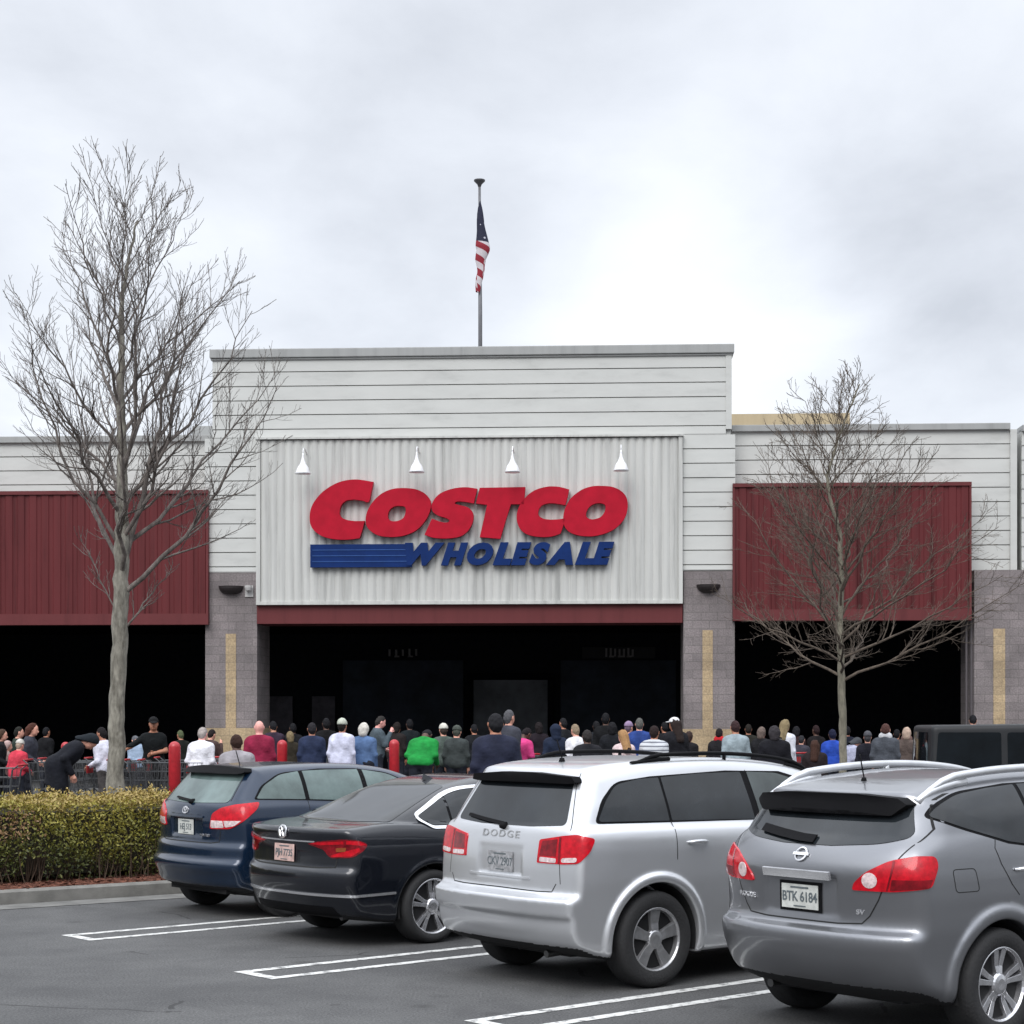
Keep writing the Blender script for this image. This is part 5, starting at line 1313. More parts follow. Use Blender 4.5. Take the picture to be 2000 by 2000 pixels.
# ---------------------------------------------------------------- store sign
def build_sign():
    root = empty('store_sign', (0, D0, 0), ANG)
    tag(root, 'red COSTCO over blue WHOLESALE lettering with striped bar on corrugated panel'.replace('COSTCO', 'store name').replace('WHOLESALE', 'second line'), 'sign')
    redp = mat('sign_red', (.40,.005,.022), .5, var=.10, scale=3, spec=.15); blup = mat('sign_blue', (.003,.022,.115), .5, var=.12, scale=3, spec=.15); lin = mat('sign_stripe_pale', (.035,.09,.27), .5, spec=.15)
    by0, by1 = -.30, -.125
    zx = lambda x, y: (500+x/2.3, 840+y/2.3)
    def conv(pts): return [(bt(zx(*p)[0], by0), bz(1000, zx(*p)[1], by0)+(zx(*p)[0]-1000)*0) for p in pts]
    def smooth(pts, it=2, keep=()):
        # closed Catmull-Rom; vertices listed in keep stay sharp
        n = len(pts); out = []
        for i in range(n):
            p0, p1, p2, p3 = [np.array(pts[(i+k) % n], float) for k in (-1,0,1,2)]
            if i in keep: p0 = p1-(p2-p1)
            if (i+1) % n in keep: p3 = p2+(p2-p1)
            for k in range(6):
                t = k/6
                out.append(tuple(.5*((2*p1)+(-p0+p2)*t+(2*p0-5*p1+4*p2-p3)*t*t+(-p0+3*p1-3*p2+p3)*t**3)))
        return out
    def letter(outer, keep, inner=None, m=redp):
        bm = bmesh.new()
        def ring(pts): 
            vs = [bm.verts.new((x, by0, z)) for x, z in pts]; return [bm.edges.new((vs[i], vs[(i+1) % len(vs)])) for i in range(len(vs))]
        es = ring(conv(smooth(outer, keep=keep)))
        if inner: es += ring(conv(smooth(inner)))
        bmesh.ops.triangle_fill(bm, use_beauty=True, edges=es, normal=(0,-1,0))
        r = bmesh.ops.extrude_face_region(bm, geom=bm.faces[:]+bm.edges[:]+bm.verts[:])
        for v in [g for g in r['geom'] if isinstance(g, bmesh.types.BMVert)]: v.co.y = by1
        bmesh.ops.recalc_face_normals(bm, faces=bm.faces)
        me = bpy.data.meshes.new('letter'); bm.to_mesh(me); bm.free()
        return link('letter', me, m, root)
    letter([(527,228),(455,217),(395,222),(345,241),(298,273),(264,312),(245,352),(241,392),(247,425),(268,453),(305,475),(355,486),(410,488),(465,482),(476,448),(488,404),(440,404),(400,396),(377,378),(377,350),(387,326),(408,311),(440,307),(476,312),(505,318),(516,278)], {0,13,15,22})
    letter([(650,257),(715,262),(762,285),(785,322),(780,365),(756,410),(715,450),(660,472),(600,477),(545,468),(505,440),(492,405),(500,360),(525,318),(562,283),(605,263)], set(),
           [(640,337),(668,342),(672,365),(660,393),(630,406),(600,401),(592,380),(600,355),(618,341)])
    letter([(994,262),(940,255),(885,261),(835,278),(803,305),(788,338),(793,362),(815,380),(850,392),(869,404),(858,413),(830,410),(790,395),(757,468),(800,482),(860,485),(918,476),(955,447),(975,405),(973,368),(950,345),(918,336),(893,328),(905,319),(940,321),(978,328)], {0,12,13,25})
    letter([(1005,258),(1210,256),(1203,333),(1145,333),(1122,405),(1097,488),(1005,480),(1022,405),(1038,335),(988,328)], {0,1,2,3,4,5,6,7,8,9})
    letter([(1407,268),(1360,256),(1308,255),(1250,272),(1205,308),(1178,352),(1171,398),(1184,440),(1217,468),(1270,480),(1325,479),(1368,466),(1380,432),(1387,398),(1340,403),(1297,400),(1271,385),(1270,360),(1286,338),(1322,329),(1360,333),(1390,338),(1400,300)], {0,11,13,21})
    letter([(1542,253),(1605,259),(1652,287),(1670,330),(1661,388),(1625,435),(1570,466),(1500,479),(1432,470),(1393,445),(1380,405),(1388,355),(1415,307),(1460,272),(1500,257)], set(),
           [(1541,330),(1567,338),(1568,363),(1550,391),(1515,403),(1489,396),(1483,376),(1495,350),(1516,335)])
    for ch, a, b_ in (('W',668,846),('H',830,952),('O',946,1066),('L',1062,1150),('E',1144,1236),('S',1226,1322),('A',1302,1424),('L',1432,1520),('E',1508,1610)):
        me = text_mesh(ch, 1.0, .5, shear=.32, offset=.075, align='LEFT')
        xs = np.array([v.co[:] for v in me.vertices]); mn, mx_ = xs.min(0), xs.max(0)
        A = bt(zx(a,0)[0], by0); B = bt(zx(b_,0)[0], by0); z0 = bz(1000, zx(0,606)[1], by0); z1 = bz(1000, zx(0,503)[1], by0)
        for v in me.vertices:
            x = A+(v.co.x-mn[0])/(mx_[0]-mn[0])*(B-A); z = z0+(v.co.y-mn[1])/(mx_[1]-mn[1])*(z1-z0); y = by0+.03 if v.co.z > 0 else by1
            v.co = (x, y, z)
        link('letter', me, blup, root)
    A = bt(zx(242,0)[0], by0); B = bt(zx(672,0)[0], by0); B2 = bt(zx(700,0)[0], by0); z0 = bz(1000, zx(0,612)[1], by0); z1 = bz(1000, zx(0,508)[1], by0)
    mb = MB(); mb.prism([(A,z0),(B2,z0),(B,z1),(A,z1)], by0+.055, by1, 'xz'); bar = mb.build('striped_bar', blup, root)
    mb = MB(); hgt = z1-z0
    for k in range(1, 4):
        zc = z0+hgt*k/4; t = k/4; mb.box((A+.05,by0+.045,zc-.009),(B2+(B-B2)*t-.05,by0+.0545,zc+.009))
    mb.build('stripe_line', lin, bar)

def build_flag():
    px = 938; Y = D0+4; p = F/Y; X = (px-1000)/p; zb = bz(938,700); zt = H+(1405-356)/p
    root = empty('flagpole', (X, Y, zb)); tag(root, 'tall thin grey flagpole standing on top of the store front', 'flagpole')
    pm = mat('pole_metal', (.17,.17,.18), .45, metal=.5)
    mb = MB(); mb.tube([(0,0,-1.5),(0,0,2),(-.02,0,zt-zb)], [.06,.055,.035], 12); mb.build('pole', pm, root, smooth=True)
    mb = MB(); mb.lathe([(.04,-.12),(.06,-.06),(.15,.03),(.15,.06),(.0,.07)], 16, 'z', o=(-.02,0,zt-zb)); mb.build('finial', mat('finial_dark', (.04,.04,.045), .4), root)
    # limp flag, a sheet gathered into folds against the pole
    z0 = H+(1405-571)/p; z1 = H+(1405-395)/p; hh = z1-z0
    nu, nv = 60, 90; V = []; uv = []
    for j in range(nv+1):
        t = j/nv  # 0 top, 1 bottom
        prof = np.interp(t, [0,.1,.25,.45,.60,.72,.85,1], [.04,.09,.13,.20,.15,.11,.11,.06])
        cx = np.interp(t, [0,.2,.42,.50,.62,.75,.9,1], [-.02,.02,.06,.08,.02,.03,-.04,-.07])
        for i in range(nu+1):
            s = i/nu; ph = s*math.pi*5.2+.9*math.sin(t*4)+.3
            x = cx+prof*math.sin(ph)*(.55+.45*s)+.012*math.sin(9*t+5*s); y = -.05+prof*.8*math.cos(ph*.93+1.1)*(.4+.5*s)
            z = z1-hh*t-.25*s*(1-t)+.03*math.sin(s*11+t*6)
            V.append((x, y, z-z0)); uv.append((s, t))
    Fq = [(j*(nu+1)+i, j*(nu+1)+i+1, (j+1)*(nu+1)+i+1, (j+1)*(nu+1)+i) for j in range(nv) for i in range(nu)]
    me = mesh_np('flag', V, Fq); a = me.attributes.new('cloth_uv', 'FLOAT_VECTOR', 'POINT')
    a.data.foreach_set('vector', np.array([(u, v, 0) for u, v in uv], np.float32).ravel())
    m = bpy.data.materials.new('flag_cloth'); m.use_nodes = True; nt = m.node_tree; N = nt.nodes; L = nt.links; b = N['Principled BSDF']
    at_ = N.new('ShaderNodeAttribute'); at_.attribute_name = 'cloth_uv'; sp = N.new('ShaderNodeSeparateXYZ'); L.new(at_.outputs['Vector'], sp.inputs[0])
    def M(op, a_, b_=None):
        q = N.new('ShaderNodeMath'); q.operation = op
        for i, v in enumerate((a_, b_)):
            if v is None: continue
            if isinstance(v, (int, float)): q.inputs[i].default_value = v
            else: L.new(v, q.inputs[i])
        return q.outputs[0]
    # hanging limp: the fly drops, so stripes run down and around (v + u)
    w = M('ADD', M('MULTIPLY', sp.outputs[1], .85), M('MULTIPLY', sp.outputs[0], .55))
    st = M('GREATER_THAN', M('FRACT', M('MULTIPLY', w, 6.5)), .5)
    can = M('LESS_THAN', M('ADD', sp.outputs[1], M('MULTIPLY', sp.outputs[0], .12)), .50)
    vo = N.new('ShaderNodeTexVoronoi'); vo.inputs['Scale'].default_value = 9; L.new(at_.outputs['Vector'], vo.inputs[0])
    star = M('LESS_THAN', vo.outputs['Distance'], .20)
    def mixc(f, A, B):
        q = N.new('ShaderNodeMix'); q.data_type = 'RGBA'; L.new(f, q.inputs[0])
        for i, v in ((6, A), (7, B)):
            if isinstance(v, tuple): q.inputs[i].default_value = (*v, 1)
            else: L.new(v, q.inputs[i])
        return q.outputs[2]
    c = mixc(st, (.50,.46,.48), (.22,.010,.022)); k = mixc(star, (.006,.008,.028), (.4,.4,.45)); L.new(mixc(can, c, k), b.inputs['Base Color']); b.inputs['Roughness'].default_value = .8
    o = link('flag', me, m, None, loc=(X, Y-.05, z0), smooth=True); tag(o, 'limp stars and stripes flag hanging folded against the rooftop pole', 'flag')
# ---------------------------------------------------------------- people
# forward is +y, right is +x, height 1.75
ARMS = {
 'down':  [((.172,0,1.375),(.222,-.04,1.11),(.222,.07,.88)), ((-.172,0,1.375),(-.222,-.04,1.11),(-.222,.07,.88))],
 'cart':  [((.172,0,1.375),(.225,-.02,1.10),(.20,.25,1.03)), ((-.172,0,1.375),(-.225,-.02,1.10),(-.20,.25,1.03))],
 'phone': [((.172,0,1.375),(.25,.10,1.16),(.13,.24,1.42)), ((-.172,0,1.375),(-.225,-.02,1.10),(-.16,.22,1.06))],
 'raise': [((.172,0,1.375),(.30,.12,1.46),(.26,.20,1.70)), ((-.172,0,1.375),(-.225,-.02,1.10),(-.20,.15,.98))],
 'point': [((.172,0,1.375),(.42,.10,1.22),(.64,.18,1.10)), ((-.172,0,1.375),(-.22,.06,1.13),(-.02,.22,1.10))],
 'fold':  [((.172,0,1.375),(.26,.03,1.15),(.03,.20,1.14)), ((-.172,0,1.375),(-.26,.03,1.15),(-.03,.22,1.10))],
}
POSE = {  # arms, lean (deg), head tilt (deg), stride
 'stand': ('down', 2, 0, .0), 'stand2': ('down', 4, 8, .06), 'cart': ('cart', 8, 6, .05), 'phone': ('phone', 3, 18, .0), 'raise': ('raise', 3, -8, .0),
 'hunch': ('cart', 26, 34, .05), 'reach': ('point', 4, 4, .0), 'fold': ('fold', 3, 2, .0), 'bend': ('cart', 48, 30, .10), 'walk': ('down', 4, 2, .22), 'lookdown': ('fold', 10, 30, .0),
}
def person_fields(pose):
    an, lean, tilt, stride = POSE[pose]; arms = ARMS[an]; cl, sl = math.cos(R(lean)), math.sin(R(lean)); ct, st = math.cos(R(tilt)), math.sin(R(tilt))
    def up(x, y, z):
        yy = y; zz = z-.95; return x, yy*cl-zz*sl, yy*sl+zz*cl+.95
    def hd(x, y, z):
        x, y, z = up(x, y, z); yy = y; zz = z-1.49; return x, yy*ct-zz*st, yy*st+zz*ct+1.49
    def torso(x, y, z, o=0.):
        x, y, z = up(x, y, z)
        f = capsule(x,y,z,(-.130,-.005,1.375),(.130,-.005,1.375),.070+o,.070+o)
        for sd in (-1, 1): f = smin(f, capsule(x,y,z,(0,-.01,1.455),(sd*.15,-.005,1.375),.055+o*.6,.052+o*.8), .05)
        f = smin(f, capsule(x,y,z,(-.075,.005,1.27),(.075,.005,1.27),.128+o,.128+o), .09)
        f = smin(f, capsule(x,y,z,(-.05,.01,1.10),(.05,.01,1.10),.122+o,.122+o), .09)
        return smin(f, capsule(x,y,z,(-.07,-.01,.95),(.07,-.01,.95),.125+o,.125+o), .08)
    def arm(x, y, z, o=0., cuff=False):
        x, y, z = up(x, y, z); f = None
        for s, e, w in arms:
            if cuff: w = tuple(np.array(e)+(np.array(w)-np.array(e))*.93)
            g = smin(capsule(x,y,z,s,e,.056+o,.044+o), capsule(x,y,z,e,w,.044+o,(.030+o*.9)), .03)
            f = g if f is None else np.minimum(f, g)
        return f
    def legs(x, y, z, o=0., short=False):
        f = None
        for sd in (-1, 1):
            fy = stride*sd
            hip = (sd*.090,0,.92); kn = (sd*.105,fy*.55+.015,.50); ank = (sd*.11,fy*1.1,.09)
            g = smin(capsule(x,y,z,hip,kn,.092+o,.062+o), capsule(x,y,z,kn,ank,.060+o,.040+o), .04)
            f = g if f is None else smin(f, g, .03)
        return f
    def feet(x, y, z, o=0.):
        f = None
        for sd in (-1, 1):
            fy = stride*sd*1.1; g = capsule(x,y,z,(sd*.11,fy-.03,.045),(sd*.12,fy+.15,.036),.042+o,.034+o)
            f = g if f is None else np.minimum(f, g)
        return f
    def head(x, y, z):
        x, y, z = hd(x, y, z)
        f = ellipsoid(x,y,z,(0,.012,1.635),(.076,.097,.112))
        f = smin(f, ellipsoid(x,y,z,(0,.050,1.575),(.052,.058,.055)), .04)
        f = smin(f, capsule(x,y,z,(0,.105,1.640),(0,.124,1.612),.009,.014), .015)
        for sd in (-1, 1):
            f = smin(f, ellipsoid(x,y,z,(sd*.079,.005,1.625),(.012,.020,.032)), .01)
            f = smax(f, -ellipsoid(x,y,z,(sd*.032,.118,1.648),(.020,.022,.013)), .012)
        f = smax(f, -capsule(x,y,z,(-.022,.112,1.573),(.022,.112,1.573),.006,.006), .008)
        return smin(f, capsule(*up_from(x,y,z),(0,-.01,1.42),(0,.008,1.56),.058,.054), .03)
    def up_from(x, y, z):  # head frame back to torso frame
        yy = y; zz = z-1.49; return x, yy*ct+zz*st, -yy*st+zz*ct+1.49
    return dict(up=up, hd=hd, torso=torso, arm=arm, legs=legs, feet=feet, head=head, arms=arms, cl=cl, sl=sl)
def box_for(pose):
    an, lean, _, st = POSE[pose]; s = math.sin(R(lean))
    return (-.40 if an != 'point' else -.34, -.32-st, -.01), (.40 if an != 'point' else .78, .42+.95*s, 1.80-.25*s)
PC = {}
def pmesh(pose, what, hh=.02):
    key = (pose, what)
    if key in PC: return PC[key]
    Fd = person_fields(pose); lo, hi = box_for(pose)
    up, hd = Fd['up'], Fd['hd']
    if what == 'body':
        def f(x, y, z):
            g = smin(Fd['torso'](x,y,z), Fd['arm'](x,y,z), .035); g = smin(g, Fd['legs'](x,y,z), .05); g = smin(g, Fd['feet'](x,y,z), .03)
            g = smin(g, Fd['head'](x,y,z), .03)
            ux, uy, uz = up(x,y,z)
            for s, e, w in Fd['arms']:
                e = np.array(e); w = np.array(w); d = (w-e)/np.linalg.norm(w-e); pe = w+d*.075
                g = smin(g, capsule(ux,uy,uz,tuple(w),tuple(pe),.030,.034), .02)
            return g
    elif what in ('jacket', 'sweater', 'tshirt', 'coat'):
        o = {'jacket':.026,'sweater':.018,'tshirt':.012,'coat':.034}[what]; hem = {'jacket':.84,'sweater':.86,'tshirt':.88,'coat':.62}[what]
        def f(x, y, z):
            g = Fd['torso'](x,y,z,o)
            if what == 'coat': g = smin(g, capsule(x,y,z,(-.06,0,.95),(-.08,0,.60),.17,.19), .06); g = smin(g, capsule(x,y,z,(.06,0,.95),(.08,0,.60),.17,.19), .06)
            a = Fd['arm'](x,y,z,o*.62, cuff=True)
            ux, uy, uz = up(x,y,z)
            if what == 'tshirt': a = smax(a, 1.20-uz, .01)
            g = smin(g, a, .04)
            # soft cloth folds
            g = g+.0030*np.sin(ux*19+uz*9)*np.sin(uz*14+uy*11)+.0012*np.sin(uz*41+ux*33)
            top = 1.500 if what != 'tshirt' else 1.475
            if what in ('jacket','coat'): g = smin(g, capsule(ux,uy,uz,(0,-.02,1.44),(0,-.005,1.50),.085,.078), .04)
            g = smax(g, uz-top, .012); g = smax(g, hem-z if lean_ok(pose) else hem-uz, .012)
            return g
    elif what in ('trousers', 'shorts'):
        bot = .075 if what == 'trousers' else .52
        def f(x, y, z):
            ux, uy, uz = up(x,y,z)
            g = smin(Fd['legs'](x,y,z,.020), capsule(ux,uy,uz,(-.07,-.01,.95),(.07,-.01,.95),.142,.142), .05)
            g = g+.003*np.sin(z*40+x*20)*np.sin(x*30+y*25)
            return smax(smax(g, uz-1.04, .01), bot-z, .01)
    elif what == 'shoes':
        f = lambda x, y, z: smax(Fd['feet'](x,y,z,.012), z-.11, .01)
    else:
        ux, uy, uz = None, None, None
        def f(x, y, z):
            x, y, z = hd(x,y,z)
            if what == 'short_hair':
                g = ellipsoid(x,y,z,(0,.004,1.648),(.082,.102,.115)); g = smin(g, capsule(x,y,z,(0,-.036,1.60),(0,-.030,1.562),.064,.050), .03); g = smax(g, (y-.062)-(z-1.70)*.55, .015); return g+.003*np.sin(x*90)*np.sin(z*80+y*70)
            if what == 'bob_hair':
                g = ellipsoid(x,y,z,(0,-.004,1.640),(.093,.110,.124)); g = smin(g, capsule(x,y,z,(0,-.045,1.60),(0,-.055,1.53),.090,.080), .04)
                g = smax(g, (y-.050)-(z-1.70)*.4, .015); return g+.004*np.sin(x*70)*np.sin(z*50+y*60)
            if what == 'long_hair':
                g = ellipsoid(x,y,z,(0,-.002,1.642),(.094,.112,.124)); g = smin(g, capsule(x,y,z,(0,-.050,1.60),(0,-.105,1.33),.088,.095), .05)
                g = smax(g, (y-.050)-(z-1.70)*.4, .015); return smax(g+.004*np.sin(x*110)+.003*np.sin(x*60+z*12), 1.26-z, .03)
            if what == 'bun_hair':
                g = ellipsoid(x,y,z,(0,.004,1.648),(.086,.104,.116)); g = smax(g, (y-.040)-(z-1.675)*1.5, .02); g = smin(g, ellipsoid(x,y,z,(0,-.115,1.69),(.045,.045,.045)), .02); return smax(g, 1.56-z, .02)
            if what == 'cap' or what == 'cap_side':
                g = ellipsoid(x,y,z,(0,.006,1.672),(.094,.112,.100)); g = smax(g, 1.672-z, .006)
                b = smax(ellipsoid(x,y,z-.0,(0,.13,1.678),(.070,.085,.016)), -(y-.06), .01); return smin(g, b, .01)
            if what == 'beanie':
                g = ellipsoid(x,y,z,(0,.000,1.668),(.096,.114,.118)); return smax(g, 1.655-z, .02)+.002*np.sin(x*120)
            if what == 'hood':
                g = ellipsoid(x,y,z,(0,-.012,1.640),(.115,.125,.140)); g = smin(g, capsule(x,y,z,(0,-.03,1.52),(0,-.03,1.46),.10,.11), .05)
                return smax(g, (y-.055)-(z-1.70)*.5, .02)
            if what == 'scarf':
                return capsule(x,y,z,(-.03,.0,1.50),(.03,.0,1.50),.095,.095)
    if what in ('short_hair','bob_hair','long_hair','bun_hair','cap','beanie','hood','scarf'):
        Hc = person_fields(pose); c = head_world(pose); lo = (c[0]-.2, c[1]-.26, c[2]-(.46 if what == 'long_hair' else .26)); hi = (c[0]+.2, c[1]+.28, c[2]+.2); hh = .014
    if what == 'shoes': hi = (hi[0], hi[1], .16); hh = .014
    if what in ('trousers','shorts'): hi = (.40, hi[1], 1.15)
    P, Q = polygonise(f, lo, hi, hh, newton=2)
    if what == 'body':
        mb = MB(); cl, sl = Fd['cl'], Fd['sl']
        def dn(p):  # torso frame to world
            y, z = p[1], p[2]-.95; return (p[0], y*cl+z*sl, -y*sl+z*cl+.95)
        for s, e, w in Fd['arms']:
            e = np.array(e); w = np.array(w); d = (w-e)/np.linalg.norm(w-e); sd = 1 if s[0] > 0 else -1
            side = np.cross(d, [sd*1.0,0,0]); side /= np.linalg.norm(side)+1e-9; pn = np.cross(side, d)
            for k in range(4):
                o = (k-1.5)*.019; ln = (.066,.076,.072,.056)[k]; b = w+d*.085+side*o
                curl = pn*(-sd)*.0
                p1 = b+d*ln*.5-np.array([sd*.008,0,.008]); p2 = b+d*ln*.85-np.array([sd*.020,0,.022])
                mb.tube([dn(b-d*.02), dn(p1), dn(p2)], [.0095,.0088,.0065], 6, caps=False)
            b = w+d*.03+side*.028; mb.tube([dn(b), dn(b+side*.022+d*.03), dn(b+side*.026+d*.055-np.array([sd*.012,0,0]))], [.012,.0105,.007], 6, caps=False)
        n0 = len(P); P = np.concatenate([P, np.array(mb.v)]); Q = np.concatenate([Q, np.array(mb.f)+n0])
    me = mesh_np(what, P, Q); me.polygons.foreach_set('use_smooth', [True]*len(me.polygons)); PC[key] = me
    return me
def lean_ok(pose): return POSE[pose][1] < 20
def head_world(pose):
    an, lean, tilt, _ = POSE[pose]; p = np.array([0,.01,1.64]); a = R(tilt)
    y, z = p[1], p[2]-1.49; y, z = y*math.cos(a)+z*math.sin(a), -y*math.sin(a)+z*math.cos(a)+1.49
    a = R(lean); y, zz = y, z-.95; return np.array([0, y*math.cos(a)+zz*math.sin(a), -y*math.sin(a)+zz*math.cos(a)+.95])
def cloth(col, name=None):
    mx_ = max(col); col = tuple((c*.86+.14*(sum(col)/3))*(.93 if mx_ > 90 else 1) for c in col)
    k = 'cloth_%02x%02x%02x' % tuple(int(max(0, min(255, c))) for c in col)
    return mat(k, s2l(*col), .85, var=.22, scale=6, bump=1.0, bscale=13, spec=.2)
def banded():
    m = mat('banded_cloth', (.45,.46,.50), .85, bump=.6, bscale=14, spec=.2); nt = m.node_tree; N = nt.nodes; L = nt.links
    tc = N.new('ShaderNodeTexCoord'); sp = N.new('ShaderNodeSeparateXYZ'); L.new(tc.outputs['Object'], sp.inputs[0])
    fr = N.new('ShaderNodeMath'); fr.operation = 'MULTIPLY'; fr.inputs[1].default_value = 13; L.new(sp.outputs[2], fr.inputs[0])
    f2 = N.new('ShaderNodeMath'); f2.operation = 'FRACT'; L.new(fr.outputs[0], f2.inputs[0]); r = N.new('ShaderNodeValToRGB'); L.new(f2.outputs[0], r.inputs[0])
    e = r.color_ramp.elements; e[0].position = .60; e[0].color = (.55,.57,.60,1); e[1].position = .70; e[1].color = (.16,.17,.20,1)
    L.new(r.outputs[0], N['Principled BSDF'].inputs['Base Color']); return m
def wear(parent, pose, what, m, name=None):
    me = pmesh(pose, what)
    o = bpy.data.objects.new(name or what, me); C.objects.link(o); o.parent = parent
    if not me.materials: me.materials.append(None)
    o.material_slots[0].link = 'OBJECT'; o.material_slots[0].material = m
    return o
SKIN = {'l': (205,150,130), 'm': (165,112,88), 'd': (82,55,44), 'p': (222,160,150)}
def person(px, top, p, yaw, pose, label, skin='l', hair='short_hair', hc=(60,45,38), wearing='jacket', tc=(40,44,60), pc=(35,38,48), legs='trousers', extra=(), bw=1.00, zb=None, height=None, bands=False):
    Y = F/p; X = (px-1000)/p; g = ground_z(Y)+(.0 if Y < 43 else .02)
    zt = H-(top-1405)/p; hw = head_world(pose)
    hloc = hw[2]+.125+(.02 if any(e[0] in ('cap','beanie','hood') for e in extra) else 0)
    s = (zt-g)/hloc
    s0 = s; s = min(max(s, .62), 1.16)
    me = pmesh(pose, 'body'); o = bpy.data.objects.new('person', me); C.objects.link(o)
    sk = mat('skin_'+skin, s2l(*SKIN[skin]), .55, var=.12, scale=12)
    if not me.materials: me.materials.append(None)
    o.material_slots[0].link = 'OBJECT'; o.material_slots[0].material = sk
    if abs(yaw) < 21: yaw += random.Random(int(px)).uniform(-26, 26)
    a = R(yaw); off = Vector((-math.sin(a)*hw[1]*s, math.cos(a)*hw[1]*s, 0))*(.8)
    o.location = (X-off.x, Y-off.y*0, g); o.rotation_euler = (0,0,a); o.scale = (s*bw, s*(1+(bw-1)*.6), s)
    tag(o, label, 'person', 'shoppers queueing outside the store')
    wear(o, pose, wearing, banded() if bands else cloth(tc), {'tshirt':'shirt'}.get(wearing, wearing))
    wear(o, pose, legs, cloth(pc)); wear(o, pose, 'shoes', cloth((38,36,36)))
    if hair: wear(o, pose, hair, cloth(hc), 'hair')
    for e, c in extra: wear(o, pose, e, cloth(c), e)
    return o
